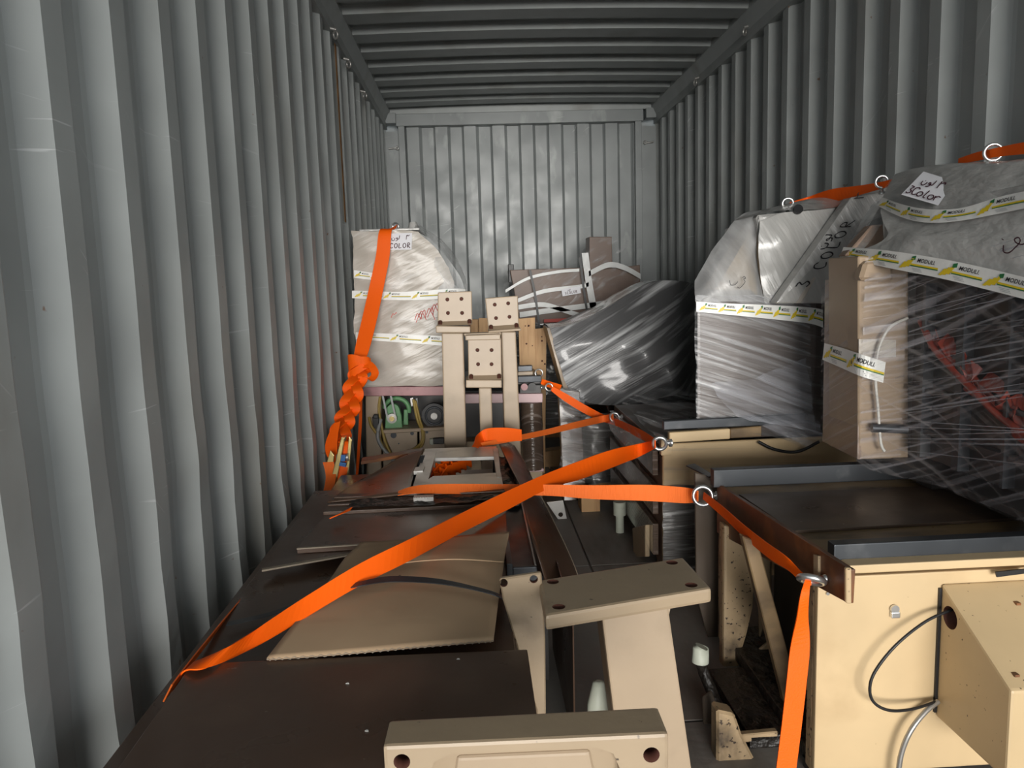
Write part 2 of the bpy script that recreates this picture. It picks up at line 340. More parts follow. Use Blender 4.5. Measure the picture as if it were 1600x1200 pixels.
def stroke(mb, fn, pl, wd, k=4, mi=0):
    q = spline(pl, k); L_ = []; 
    for i, p in enumerate(q):
        a = q[max(i-1, 0)]; b = q[min(i+1, len(q)-1)]
        d = V((b[0]-a[0], b[1]-a[1], 0)); d = d.normalized() if d.length else V((1, 0, 0))
        nn = V((-d.y, d.x, 0))*wd/2
        L_.append((p[0]+nn.x, p[1]+nn.y)); L_.append((p[0]-nn.x, p[1]-nn.y))
    vs = [fn(*p) for p in L_]
    mb.add(vs, [(2*i, 2*i+1, 2*i+3, 2*i+2) for i in range(len(q)-1)], mi)
def write(mb, fn, text, x, y, h, wd, mi=0, adv=.8):
    """hand lettering; text is a list of glyph keys; fn maps flat (u,v) metres to the surface"""
    for g in text:
        wg = 2.2 if g == 'lwn' else 1.
        for pl in GL[g]: stroke(mb, fn, [(x+a*h*.7*wg, y+b*h) for a, b in pl], wd, mi=mi)
        x += h*adv*wg
_fc = {}
def text_mesh(txt):
    if txt in _fc: return _fc[txt]
    c = bpy.data.curves.new('lettering', 'FONT'); c.body = txt; c.resolution_u = 2; c.shear = .35; c.offset = .018
    o = bpy.data.objects.new('lettering', c); COL.objects.link(o)
    dg = bpy.context.evaluated_depsgraph_get(); dg.update()
    me = bpy.data.meshes.new_from_object(o.evaluated_get(dg))
    r = ([(v.co.x, v.co.y) for v in me.vertices], [tuple(p.vertices) for p in me.polygons])
    bpy.data.objects.remove(o); _fc[txt] = r; return r
def tape(parent, pts, width, n, first=.02, out=(0, -1, 0), flip=1, small=False):
    """printed packing tape: pts is a list of (lower edge point, upper edge point) along the tape"""
    q = spline([tuple(a)+tuple(b) for a, b in pts], 6)
    A = [V(p[:3]) for p in q]; B = [V(p[3:]) for p in q]
    Ls = [0]
    for i in range(1, len(A)): Ls.append(Ls[-1]+((A[i]+B[i])/2-(A[i-1]+B[i-1])/2).length)
    T = Ls[-1]; o = V(out).normalized()
    def S(s_, t, lift=.0012):
        s_ = min(max(s_, 0), T-1e-6); i = 0
        while i < len(Ls)-2 and Ls[i+1] < s_: i += 1
        f = (s_-Ls[i])/(Ls[i+1]-Ls[i])
        return (A[i].lerp(A[i+1], f)).lerp(B[i].lerp(B[i+1], f), t)+o*lift
    mb = MB(); N = 30
    vs = []
    for i in range(N+1):
        for t in (0, 1): vs.append(S(T*i/N, t, .0))
    mb.add(vs, [(2*i, 2*i+1, 2*i+3, 2*i+2) for i in range(N)], 0)
    W = width; per = T/n; vv, ff = text_mesh('MODULI.')
    for k in range(int(math.ceil(n))):
        s0 = first*T+k*per
        fn = lambda u, v, l=.002: S(s0+u*per, v, l)
        x1 = min(.98, (T-s0)/per)
        # yellow and green line
        for (t0, t1, m_) in ((.40, .50, 1), (.35, .41, 2)):
            a = .30; nn = 6
            ws = []
            for i in range(nn+1):
                u = a+(x1-a)*i/nn; ws += [fn(u, t0), fn(u, t1)]
            mb.add(ws, [(2*i, 2*i+1, 2*i+3, 2*i+2) for i in range(nn)], m_)
        # slanted yellow M
        asp = W/per
        for j, (u0, h0, h1) in enumerate(((0, .16, .55), (.16, .22, .66), (.32, .30, .78))):
            uu = u0*asp*1.6
            sl = .38*asp
            wq = .20*asp
            mb.add([fn(uu, h0), fn(uu+wq, h0), fn(uu+wq+sl, h1), fn(uu+sl, h1)], [(0, 1, 2, 3)], 1)
            if j < 2: mb.add([fn(uu+sl, h1, .0018), fn(uu+sl+wq*.6, h1, .0018), fn(uu+.3*asp+wq, h0+.08, .0018), fn(uu+.3*asp, h0+.08, .0018)], [(0, 1, 2, 3)], 3)
        g0 = .85*asp
        mb.add([fn(g0, .66), fn(g0+.3*asp, .72), fn(g0+.34*asp, .95), fn(g0+.06*asp, .88)], [(0, 1, 2, 3)], 2)
        # name
        h = .24; mx = max(x for x, y in vv)
        u0 = g0+.42*asp; sc = min(h*asp*1.3, (.97-u0)/mx)
        mb.add([fn(u0+x*sc, .62+y*h*1.25) for x, y in vv], ff, 3)
        if not small:
            for j in range(3):
                u = .35+.02*j
                mb.add([fn(u, .24-.07*j), fn(u+.22, .24-.07*j), fn(u+.22, .27-.07*j), fn(u, .27-.07*j)], [(0, 1, 2, 3)], 4)
    return mb.build('tape', ['white', 'yellow', 'green', 'ink', 'grey_print'], parent)
def quad_fn(p00, p10, p01, p11, W, H, lift):
    """flat (u,v) in metres -> point on quad, lifted"""
    def f(u, v):
        a = u/W; b = v/H
        return p00.lerp(p10, a).lerp(p01.lerp(p11, a), b)+lift
    return f
def eye_bolt(parent, c, axis, shank, R=.024, r=.0065, name='eye_bolt', label=None):
    mb = MB(); mb.torus(c, axis, R, r); s = V(shank).normalized()
    mb.tube([V(c)+s*R, V(c)+s*(R+.012), V(c)+s*(R+.0125), V(c)+s*(R+.022)], [r*1.1, r*1.3, r*2.1, r*2.1], 12)
    return mb.build(name, 'zinc', parent)
#SECTIONS
# ================================================================== container shell
XL, XR, YB, ZT, Y0 = -.68, 1.575, 6.66, 2.62, .76
def profile(a, b, pitch, flat, web, rec, depth, ph):
    """corrugation polyline (distance, depth): inner flat, web, recess, web; bends chamfered"""
    out = []; s_ = a-pitch+ph; e = .006
    while s_ < b:
        for d, z, sg in ((0, 0, 0), (flat, 0, 1), (flat+web, depth, 2), (flat+web+rec, depth, 3), (flat+2*web+rec, 0, 4)):
            if sg in (1, 2, 3): out += [(s_+d-e, z if sg != 2 else depth*(1-e/web)), (s_+d+e, z if sg == 2 or sg == 3 and False else (depth*e/web if sg == 1 else (depth if sg == 2 else depth*(1-e/web))))]
            else: out.append((s_+d, z))
        s_ += pitch
    out = sorted(set((min(max(x, a), b), z) for x, z in out))
    r = [];
    for p in out:
        if r and p[0]-r[-1][0] < .001: continue
        r.append(p)
    return r
def corrugated(name, prof, lo, hi, place, nz, dent=0., seed=0., mtl='paint', thick=None):
    mb = MB(); vs = []; n = len(prof)
    for i, (s_, d) in enumerate(prof):
        for k in range(nz+1):
            h = lo+(hi-lo)*k/nz; dd = d
            if dent:
                f = max(0, 1-h/1.25)
                q = V((s_*3.1+seed, h*3.3, seed))
                dd += dent*f*(noise.noise(q)+.5*noise.noise(q*2.3)) + dent*.10*noise.noise(V((s_*1.3, h*1.1, seed+5)))
            vs.append(place(s_, dd, h))
    # a second skin just outside gives the sheet its thickness
    m_ = len(vs)
    for i, (s_, d) in enumerate(prof):
        for k in (0, nz): vs.append(place(s_, d+.06, lo+(hi-lo)*k/nz))
    fs = [(i*(nz+1)+k, (i+1)*(nz+1)+k, (i+1)*(nz+1)+k+1, i*(nz+1)+k+1) for i in range(n-1) for k in range(nz)]
    fs += [(m_+2*i, m_+2*i+1, m_+2*i+3, m_+2*i+2) for i in range(n-1)]
    mb.add(vs, fs)
    return structure(mb.build(name, mtl))
pr = profile(Y0, YB, .2535, .072, .048, .0855, .044, .0)
# inner flats start at Y = 1.613 + k*pitch on the left, 2.61 on the right
wl = corrugated('wall_left', profile(Y0, YB, .2535, .072, .048, .0855, .044, (1.600-Y0) % .2535), 0, 2.50, lambda s_, d, h: (XL-d, s_, h), 44, .018, 1.)
wr = corrugated('wall_right', profile(Y0, YB, .2535, .072, .048, .0855, .044, (2.61-Y0) % .2535), 0, 2.50, lambda s_, d, h: (XR+d, s_, h), 40, .008, 7.)
# end wall
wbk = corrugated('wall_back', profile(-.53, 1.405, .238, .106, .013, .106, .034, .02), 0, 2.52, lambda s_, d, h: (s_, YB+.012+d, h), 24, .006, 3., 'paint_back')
# ceiling, corrugated across
ce = corrugated('ceiling', profile(Y0, YB, .335, .165, .030, .11, .034, .20), XL-.02, XR+.02,
                lambda s_, d, h: (h, s_, ZT+d+.018*(1-((h-.45)/1.15)**2)), 10, 0, 0, 'paint_roof')
# floor: sheets of plywood on a base
fb = structure(MB().box(XL-.06, XR+.06, Y0, YB+.05, -.10, -.012).build('floor', 'floor'))
for ix in range(2):
    for iy in range(5):
        x0 = XL-.03+ix*1.16; y0 = Y0+iy*1.18
        MB().box(x0+.003, x0+1.155, y0+.003, min(y0+1.175, YB), -.012, 0).build('floor_panel', 'floor', fb, bevel=.002, seg=1)
# top rails with lashing rings
for side, x0, sg, nm in (('left', XL, 1, 'trim_1'), ('right', XR, -1, 'trim_2')):
    mb = MB()
    mb.prism([(x0-sg*.06, Y0, 2.485), (x0+sg*.012, Y0, 2.485), (x0+sg*.012, Y0, 2.54), (x0+sg*.045, Y0, 2.615), (x0+sg*.045, Y0, 2.66), (x0-sg*.06, Y0, 2.66)], (0, YB-Y0, 0))
    tr = structure(mb.build(nm, 'paint_roof'))
    rings = ((511+8, 48), (566, 145), (540, 95)) if side == 'left' else ((1168, 44), (1090, 124))
    for px, py in rings:
        c = P(px, py, X=x0+sg*.02)
        b = MB(); b.torus(c+V((sg*.016, 0, -.02)), (1*sg, 1, .2), .017, .006, 16, 7); b.tube([c+V((-sg*.01, 0, .012)), c+V((sg*.02, 0, .004))], .009, 8)
        b.build('lashing_ring', 'steel', tr)
# rust run below one ring, a thin stain lying on the rib
a = P(523, 50, X=XL+.001)
sm = MB(); 
for i in range(7):
    pass
ys = a.y
sm.box(XL+.0003, XL+.0012, ys-.03, ys+.02, 1.55, 2.47)
sm.build('rust_run', 'rust', wl)
# end frame: header, corner posts, castings
structure(MB().box(XL-.06, XR+.06, YB+.10, YB+.2, -.1, 2.68).build('trim_7', 'paint_back'))  # unseen backing slab added behind the end wall against light leaks
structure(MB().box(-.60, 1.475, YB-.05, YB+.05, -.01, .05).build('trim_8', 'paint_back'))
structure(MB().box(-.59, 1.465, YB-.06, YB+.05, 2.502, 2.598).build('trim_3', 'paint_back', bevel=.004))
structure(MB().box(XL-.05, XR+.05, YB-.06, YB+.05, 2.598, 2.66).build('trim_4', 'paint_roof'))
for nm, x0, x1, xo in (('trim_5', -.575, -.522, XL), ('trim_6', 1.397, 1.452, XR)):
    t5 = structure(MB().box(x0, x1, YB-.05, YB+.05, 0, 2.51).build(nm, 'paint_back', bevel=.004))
    xa, xb = min(xo, x0 if xo < 0 else x1), max(xo, x0 if xo < 0 else x1)
    MB().box(xa-(.03 if xo < 0 else 0), xb+(.03 if xo > 0 else 0), YB-.005, YB+.05, 0, 2.47).build('corner_post', 'paint_back', t5)
    cx0, cx1 = (xo-.02, xo+.095) if xo < 0 else (xo-.095, xo+.02)
    MB().box(cx0, cx1, YB-.10, YB+.03, 2.518, 2.600).build('corner_casting', 'paint_back', t5, bevel=.006)
    hk = MB(); xm = xo+(.03 if xo < 0 else -.03)*1.6; hk.tube([(xm-.03, YB-.02, 2.33), (xm+.03, YB-.02, 2.335)], .007, 8); hk.torus((xm+(.04 if xo < 0 else -.04), YB-.02, 2.333), (0, 1, 0), .012, .005, 14, 6)
    hk.build('lashing_hook', 'steel', t5)
# the yard outside the open doors
structure(MB().box(-14, 14, -22, .70, -1.32, -1.25).build('ground', 'ground'))

# unseen slab added outside the doors to keep overhead sky light out
structure(MB().box(-5, 6, -11, .66, 3.3, 3.4).build('roof', 'paint_roof'))

# ================================================================== left side: stack of dark boards
ZB = .52
NB = Vector((0, 0, -1))
def slab(name, quad, th, m, parent=None, bevel=.002):
    return MB().prism(quad, (0, 0, -th)).build(name, m, parent, bevel=bevel, seg=1)
# crate-like base carrying the boards
base = thing('board_cradle', 'long dark brown steel cradle on the floor carrying the stack of boards', 'cradle', (-.25, 2, 0))
MB().box(-.56, .055, .86, 3.05, .40, .455).build('deck', 'board', base, bevel=.004)
for x in (-.53, -.25, .02):
    MB().box(x-.03, x+.03, .9, 3.0, .05, .40).build('runner', 'rusty', base, bevel=.003)
for y in (.95, 1.9, 2.9):
    MB().box(-.56, .055, y-.05, y+.05, 0, .05).build('sleeper', 'rusty', base, bevel=.003)
MB().box(.056, .062, .9, 3.0, .02, .44).build('side_sheet', 'rusty', base)
# lower sheets
q = [P(155, 1200, Z=.48), P(312, 1020, Z=.48), P(425, 878, Z=.48), P(508, 795, Z=.48)]
xl = q[0].x
tag(MB().box(xl, .06, .84, 2.75, .455, .474).build('brown_board', 'board', bevel=.002), 'lowest wide brown board, its pale edge showing along the left wall', 'board')
tag(MB().box(xl+.025, .055, 1.42, 2.42, .475, .489).build('brown_board', 'board', bevel=.002), 'dark brown board lying under the cardboard sheet', 'board')
# near board
nq = [P(188, 1200, Z=ZB), P(845, 1110, Z=ZB)]
a0 = P(300, 1037, Z=ZB); a1 = P(850, 1013, Z=ZB); xr = P(838, 1110, Z=ZB).x
t = thing('brown_board', 'large dark brown board in the foreground, nearest of the stack', 'board', (-.25, 1.1, .474))
MB().prism([(nq[0].x-.0, .84, ZB), (a0.x, a0.y, ZB), (xr, a1.y, ZB), (xr, .84, ZB)], (0, 0, -.02)).build('sheet', 'board', t, bevel=.002)
MB().box(nq[0].x+.05, xr-.05, .86, 1.30, .474, .50).build('spacer', 'board', t)
# board strip lying across
b0 = [P(410, 889, Z=.515), P(560, 862, Z=.515), P(575, 845, Z=.515), P(432, 873, Z=.515)]
t = thing('brown_strip', 'narrow brown channel strip with a bare front edge, left of the cardboard', 'strip', b0[0])
MB().prism(b0, (0, 0, -.008)).build('strip', 'board', t, bevel=.001)
MB().prism([P(409, 891, Z=.516), P(561, 864, Z=.516), P(561, 861, Z=.516), P(409, 888, Z=.516)], (0, 0, -.004)).build('bare_edge', 'board_edge', t)
# third board, in front of the greasy rail
c0 = [P(464, 857, Z=.53), P(792, 836, Z=.53), P(790, 790, Z=.53), P(512, 800, Z=.53)]
t = thing('brown_board', 'dark brown board behind the cardboard with a bright worn front edge', 'board', c0[0])
MB().prism(c0, (0, 0, -.014)).build('sheet', 'board', t, bevel=.001)
d0 = [c0[0]+V((0, -.003, .001)), c0[1]+V((0, -.003, .001)), c0[1]+V((0, .006, .001)), c0[0]+V((0, .006, .001))]
MB().prism(d0, (0, 0, -.003)).build('worn_edge', 'board_edge', t)
MB().box(c0[3].x+.05, .06, 2.05, 2.6, .489, .516).build('spacer_strip', 'board', t)
# greasy rail
g = [P(505, 800, Z=.54), P(792, 786, Z=.54), P(788, 764, Z=.55), P(528, 772, Z=.55)]
t = thing('greasy_rail', 'wide greasy dark rail with black sludge, crossing the stack behind the boards', 'rail', g[0])
MB().prism(g, (0, 0, -.010)).build('channel', 'board', t, bevel=.001)
MB().prism([g[0]+V((.04, .04, -.010)), g[1]+V((-.04, .04, -.010)), g[2]+V((-.04, 0, -.010)), g[3]+V((.04, 0, -.010))], (0, 0, -.016)).build('underlay', 'dark', t)
for u, wd in ((.30, .012), (.72, .010)):
    A = g[0].lerp(g[3], u); B = g[1].lerp(g[2], u)
    MB().prism([A, B, B+V((0, wd, 0)), A+V((0, wd, 0))], (0, 0, .005)).build('ridge', 'board', t, bevel=.002)
gm = MB(); rows = []
for u in (.06, .30, .5):
    A = g[0].lerp(g[3], u); B = g[1].lerp(g[2], u)
    rows.append([A.lerp(B, .12+.09*i)+V((0, R_.uniform(-.012, .012), .004+R_.uniform(0, .006))) for i in range(10)])
patch(gm, rows, 4, 4, .004, 40); gm.build('sludge', 'grease', t)
cl = MB(); cx = P(662, 776, Z=.56)
cl.box(cx.x-.03, cx.x+.03, cx.y-.012, cx.y+.012, .545, .562)
for i in range(8): cl.box(cx.x-.03+.0075*i, cx.x-.026+.0075*i, cx.y-.018, cx.y-.012, .556, .562)
cl.build('toothed_clip', 'steel', t)
# bent brown sheet standing up
t = thing('bent_sheet', 'bent brown triangular sheet mirroring orange webbing, left of the slotted frame', 'sheet', P(600, 770, Z=.55))
sh = MB(); patch(sh, [[P(512, 786, Z=.545), P(580, 779, Z=.55), P(640, 772, Z=.555)], [P(545, 762, Y=2.62), P(600, 745, Y=2.68), P(648, 738, Y=2.66)],
                      [P(585, 738, Y=2.72), P(625, 716, Y=2.82), P(661, 702, Y=2.84)]], 6, 6)
o = sh.build('sheet', 'board', t); md = o.modifiers.new('thickness', 'SOLIDIFY'); md.thickness = .004
MB().prism([P(634, 772, Y=2.58), P(643, 772, Y=2.58), P(664, 712, Y=2.80), P(655, 712, Y=2.80)], (0, .012, 0)).build('rib', 'steel_dark', t)
# slotted steel frame lying flat
ZF = .56
t = thing('slotted_frame', 'flat bare steel frame with rectangular openings in front of the upright beige legs', 'frame', P(700, 760, Z=ZF))
zk = [0]
def bar(pts, nm='bar', th=.014, m='steel'):
    zk[0] += .0017; ZF = .556+zk[0]
    return MB().prism([P(x, y, Z=ZF) for x, y in pts], (0, 0, -th)).build(nm, m, t, bevel=.001, seg=1)
bar([(660, 716), (776, 713), (776, 697), (664, 701)])
bar([(642, 768), (664, 767), (682, 706), (662, 706)])
bar([(645, 764), (786, 757), (783, 738), (676, 744)])
bar([(776, 745), (783, 745), (778, 700), (770, 700)])
bar([(646, 736), (661, 735), (664, 728), (649, 730)])
bar([(564, 721), (660, 705), (662, 699), (566, 715)], 'long_rod', .012, 'rusty')
for x, y in ((665, 758), (780, 752), (668, 708), (774, 704)):
    p = P(x, y, Z=ZF-.014); MB().box(p.x-.012, p.x+.012, p.y-.012, p.y+.012, .455, ZF-.0142).build('support_block', 'dark', t)
# crumpled webbing seen in the frame's opening
sm = MB()
for pa, pb in (((676, 744), (716, 722)), ((690, 746), (732, 724))):
    A, B = P(*pa, Z=.500), P(*pb, Z=.505)
    for s_ in range(3):
        pts = []
        for i in range(19):
            th = i/18*math.pi*3.2+s_*2.094; p = A.lerp(B, i/18)
            pts.append((p+V((.018*math.sin(th), .02*math.sin(th), .016*math.sin(2*th)+.01)), V((.5, .6, .6*math.cos(th))), .042))
        strap_mesh(sm, pts, 3, .004)
tag(sm.build('webbing_bundle', 'orange'), 'crumpled bundle of orange webbing seen through the opening of the slotted frame', 'webbing')
# long channel on the right edge of the stack
t = thing('long_channel', 'long dark steel channel running beside the right edge of the board stack', 'channel', (.12, 2.2, .3))
x0, x1 = P(795, 893, Z=.51).x, P(840, 893, Z=.51).x
ya, yb = 1.80, 3.10
MB().box(x0-.004, x0+.010, ya, yb, .40, .522).build('web_plate', 'steel_dark', t, bevel=.001)
MB().box(x0+.010, x1, ya+.012, yb, .478, .490).build('tray_floor', 'steel_dark', t, bevel=.001)
MB().box(x1-.004, x1, ya+.012, yb, .490, .512).build('lip', 'steel', t)
MB().prism([(x0+.010, ya, .512), (x1, ya, .512), (x1+.006, ya, .47), (x1-.006, ya, .43), (x0+.010, ya, .43)], (0, .012, 0)).build('end_plate', 'steel_dark', t, bevel=.003)
MB().box(x0+.02, x1-.02, ya+.05, yb-.05, 0, .477).build('support_stand', 'dark', t)
gm = MB(); rows = [[V((x0+.006+R_.uniform(-.002, .02)+xx, 2.35+.09*i, .494+R_.uniform(0, .012))) for i in range(9)] for xx in (0, .022, .045)]
patch(gm, rows, 4, 4, .006, 35); gm.build('sludge', 'grease', t)
# dark brown flexible strip
t = thing('brown_belt', 'long dark brown flexible strip drooping from the stack towards the aisle floor', 'strip', P(870, 860, Z=.2))
rows = [[P(779, 692, Z=.53), P(792, 690, Z=.525), P(803, 696, Z=.50)],
        [P(797, 728, Z=.53), P(810, 722, Z=.51), P(822, 727, Z=.48)],
        [P(815, 764, Z=.52), P(828, 762, Z=.49), P(838, 764, Z=.45)],
        [P(818, 795, Z=.50), P(840, 788, Z=.46), P(853, 790, Z=.41)],
        [P(827, 828, Z=.48), P(852, 822, Z=.43), P(870, 825, Z=.37)],
        [P(838, 858, Z=.44), P(866, 854, Z=.38), P(886, 858, Z=.33)],
        [P(852, 905, Z=.36), P(880, 900, Z=.32), P(903, 900, Z=.28)],
        [P(862, 960, Z=.28), P(893, 955, Z=.25), P(918, 955, Z=.20)]]
sh = MB(); patch(sh, rows, 5, 6); o = sh.build('belt', 'board', t); md = o.modifiers.new('thickness', 'SOLIDIFY'); md.thickness = .004
e = MB(); e.tube(spline([r[-1] for r in rows], 6), .0025, 5); e.build('bare_edge', 'board_edge', t)
s_ = MB(); s_.box(.155, .185, 2.2, 3.05, 0, .33); s_.build('support_stand', 'dark', t)
# cardboard
ZC = .532
rows = [[P(417, 1030, Z=.524), P(540, 1021, Z=.526), P(660, 1010, Z=.527), P(771, 1001, Z=.527)],
        [P(452, 985, Z=.535), P(560, 972, Z=.540), P(670, 960, Z=.542), P(777, 953, Z=.535)],
        [P(494, 935, Z=.545), P(590, 920, Z=.548), P(690, 905, Z=.548), P(783, 908, Z=.545)],
        [P(517, 905, Z=.542), P(600, 888, Z=.546), P(700, 876, Z=.555), P(786, 890, Z=.546)],
        [P(540, 872, Z=.543), P(620, 868, Z=.555), P(710, 862, Z=.555), P(790, 860, Z=.546)],
        [P(565, 848, Z=.545), P(640, 844, Z=.546), P(720, 838, Z=.546), P(796, 832, Z=.55)]]
t = thing('cardboard_sheet', 'creased brown corrugated cardboard sheet lying on the dark boards', 'cardboard', rows[0][0])
sh = MB(); patch(sh, rows, 6, 5); o = sh.build('sheet', 'cardboard', t); md = o.modifiers.new('thickness', 'SOLIDIFY'); md.thickness = .005; md.offset = 0
# fluted cut edge
e = MB(); pl = spline([p+V((0, -.001, 0)) for p in rows[0]], 40); vs = []; 
for i, p in enumerate(pl):
    z = .0022*math.sin(i*1.6); vs += [V(p)+V((0, -.0012, z-.0008)), V(p)+V((0, -.0012, z+.0008))]
e.add(vs, [(2*i, 2*i+1, 2*i+3, 2*i+2) for i in range(len(pl)-1)]); e.build('fluted_edge', 'board_edge', t)
for q in ((P(512, 913, Z=.546), P(604, 884, Z=.561), P(700, 874, Z=.578), P(786, 878, Z=.552)),):
    e = MB(); e.tube(spline(q, 8), .0016, 5); e.build('crease', 'cardboard', t)
# black steel band across it
t = tag(strap_mesh(MB(), [(P(355, 975, Z=.505), (0, 1, 0), .02), (P(430, 957, Z=.505), (0, 1, 0), .02), (P(510, 926, Z=.539), (0, 1, .05), .020), (P(560, 913, Z=.578), (0, 1, .1), .020), (P(610, 905, Z=.572), (0, 1, .2), .022), (P(680, 908, Z=.572), (0, 1, .1), .022),
                  (P(740, 919, Z=.566), (0, 1, 0), .018), (P(782, 932, Z=.55), (0, 1, 0), .016), (P(800, 950, Z=.49), (0, 1, 0), .016)], 8, .002).build('steel_band', 'steel_dark'),
        'black steel packing band arching over the cardboard sheet', 'band')
# small litter on the near board
for x, y in ((716, 1030), (543, 1068), (573, 1142)):
    p = P(x, y, Z=ZB+.0005); b = MB(); b.prism([p+V((-.003, -.001, 0)), p+V((.003, -.002, 0)), p+V((.002, .002, 0)), p+V((-.001, .003, 0))], (0, 0, .0008))
    tag(b.build('paint_chip', 'white'), ('tiny pale paint chip near the right edge of the nearest brown board', 'tiny pale paint chip on the left half of the nearest brown board', 'tiny pale paint chip lowest on the nearest brown board')[((716, 1030), (543, 1068), (573, 1142)).index((x, y))], 'chip', 'paint chips on the nearest board')

# ------------------------------------------------------------------ upright beige legs behind the stack
def leg_upright(name, label, Y, plate, flange, shaft, lean=0., top=None, holes=None, deep=.10):
    """plate, flange, shaft: pixel outlines; the pad looks towards the door"""
    t = thing(name, label, 'pedestal', P((shaft[0][0]+shaft[1][0])/2, 700, Y=Y)*1, 'beige cast legs')
    z0 = V((0, 0, 0)); t.location.z = 0
    pp = [P(x, y, Y=Y) for x, y in plate]
    o = MB().prism(pp, (0, .03, 0)).build('pad', 'beige', t, bevel=.004)
    c = MB(); 
    for x, y in holes: c.disc(P(x, y, Y=Y)+V((0, -.02, 0)), (0, 1, 0), .0085, .04, 16)
    cut(o, c)
    ff = [P(x, y, Y=Y-.05) for x, y in flange]
    o = MB().prism(ff, (0, .16, 0)).build('flange', 'beige', t, bevel=.004)
    ss = [P(x, y, Y=Y+.02) for x, y in shaft]
    b0 = V((ss[3].x, ss[3].y, 0)); b1 = V((ss[2].x, ss[2].y, 0))
    MB().prism([ss[0], ss[1], b1, b0], (0, deep, 0)).build('column', 'beige', t, bevel=.006)
    # sloping fillet between the pad and the flange
    MB().prism([pp[3]+V((0, -.0, .012)), pp[3]+V((0, -.045, -.004)), pp[3]+V((0, 0, -.004))], pp[2]-pp[3]).build('fillet', 'beige', t)
    for i in (3, 2):
        q = pp[i]+(V((.012, -.03, -.002)) if i == 3 else V((-.012, -.03, -.002)))
        d = MB(); d.tube([q, q+V((0, .02, .014))], .009, 10); d.build('bolt_hole', 'hole', t)
    return t
leg_upright('cast_pedestal', 'left upright beige leg with a square four-hole pad, tallest of three behind the stack', 3.38,
            [(684, 457), (737, 455), (738, 505), (684, 507)], [(681, 509), (735, 510), (735, 520), (681, 520)], [(690, 520), (724, 520), (727, 700), (691, 700)],
            holes=((699, 468), (721, 467), (700, 489), (722, 489)))
leg_upright('cast_pedestal', 'right upright beige leg with a four-hole pad, slightly tilted, beside the pine boards', 3.40,
            [(758, 466), (809, 462), (811, 511), (763, 514)], [(763, 517), (814, 513), (814, 517), (763, 520)], [(783, 518), (806, 518), (816, 700), (789, 700)],
            holes=((773, 476), (794, 474), (775, 497), (796, 495)))
t = leg_upright('cast_pedestal', 'middle upright beige leg, lowest of three, its four-hole pad between the other two columns', 3.34,
            [(731, 529), (783, 528), (784, 590), (732, 591)], [(728, 594), (784, 594), (784, 606), (728, 606)], [(748, 606), (768, 606), (770, 700), (750, 700)],
            holes=((746, 547), (768, 547), (747, 569), (768, 569)), deep=.06)
MB().prism([P(727, 524, Y=3.32), P(782, 522, Y=3.32), P(782, 531, Y=3.32), P(727, 532, Y=3.32)], (0, .05, 0)).build('top_rim', 'beige', t, bevel=.004)
MB().prism([P(724, 521, Y=3.36), P(783, 519, Y=3.36), P(783, 524, Y=3.36), P(726, 526, Y=3.36)], (0, .05, 0)).build('back_rim', 'beige_worn', t, bevel=.003)
# ------------------------------------------------------------------ pine boards
for i, (q, lab) in enumerate((([(810, 498), (836, 496), (835, 600), (812, 600)], 'widest pine board standing upright right of the beige legs'),
                     ([(836, 514), (854, 512), (848, 600), (834, 600)], 'narrow pine board with a knot, leaning right of the wider pine board'),
                     ([(748, 497), (765, 497), (765, 600), (748, 600)], 'pine board seen between the two tall beige leg pads'),
                     ([(735, 499), (748, 499), (748, 600), (735, 600)], 'shaded pine board just right of the left beige leg pad'))):
    Y = 4.70+.03*i; a = [P(x, y, Y=Y) for x, y in q]; a[2].z = 0; a[3].z = 0
    t = thing('pine_board', lab, 'board', (a[3].x, Y, 0))
    MB().prism(a, (0, .022, 0)).build('plank', 'pine', t, bevel=.002)
    b = MB()
    for k in range(5):
        p = a[0].lerp(a[1], R_.uniform(.2, .8))+V((0, -.0006, -R_.uniform(.03, .35))); b.disc(p, (0, 1, 0), R_.choice((.004, .006)), .002, 10)
    b.build('nail_marks', 'hole', t)

# ------------------------------------------------------------------ far-left machine with belt drive
YM = 4.05
t = thing('drive_cabinet', 'open beige machine cabinet with a green bearing block under the pale wrapped crate', 'machine', (-.1, YM+.3, 0))
def face(pts, nm, m, Y=YM, dp=.03, par=None, bev=.003):
    return MB().prism([P(x, y, Y=Y) for x, y in pts], (0, dp, 0)).build(nm, m, par or t, bevel=bev, seg=1)
zt = P(600, 603, Y=YM).z
xa = P(568, 640, Y=YM).x; xb = P(848, 640, Y=YM).x
MB().box(xa, xb, YM+.32, YM+.55, 0, zt).build('back_body', 'dark', t)
MB().box(xa, xb, YM, YM+.55, zt-.02, zt-.004).build('roof_plate', 'dark', t, bevel=.003)
face([(571, 619), (595, 618), (597, 860), (574, 860)], 'side_post', 'beige', dp=.3)
face([(598, 676), (652, 670), (652, 860), (600, 860)], 'front_panel', 'beige')
face([(655, 672), (700, 668), (700, 860), (657, 860)], 'front_panel', 'beige')
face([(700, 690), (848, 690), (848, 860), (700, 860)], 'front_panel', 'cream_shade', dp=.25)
face([(566, 604), (700, 604), (700, 618), (568, 619)], 'pink_rail', 'pink', Y=YM-.02, dp=.02)
face([(596, 672), (700, 667), (700, 672), (598, 678)], 'shelf_edge', 'beige', Y=YM-.03, dp=.25)
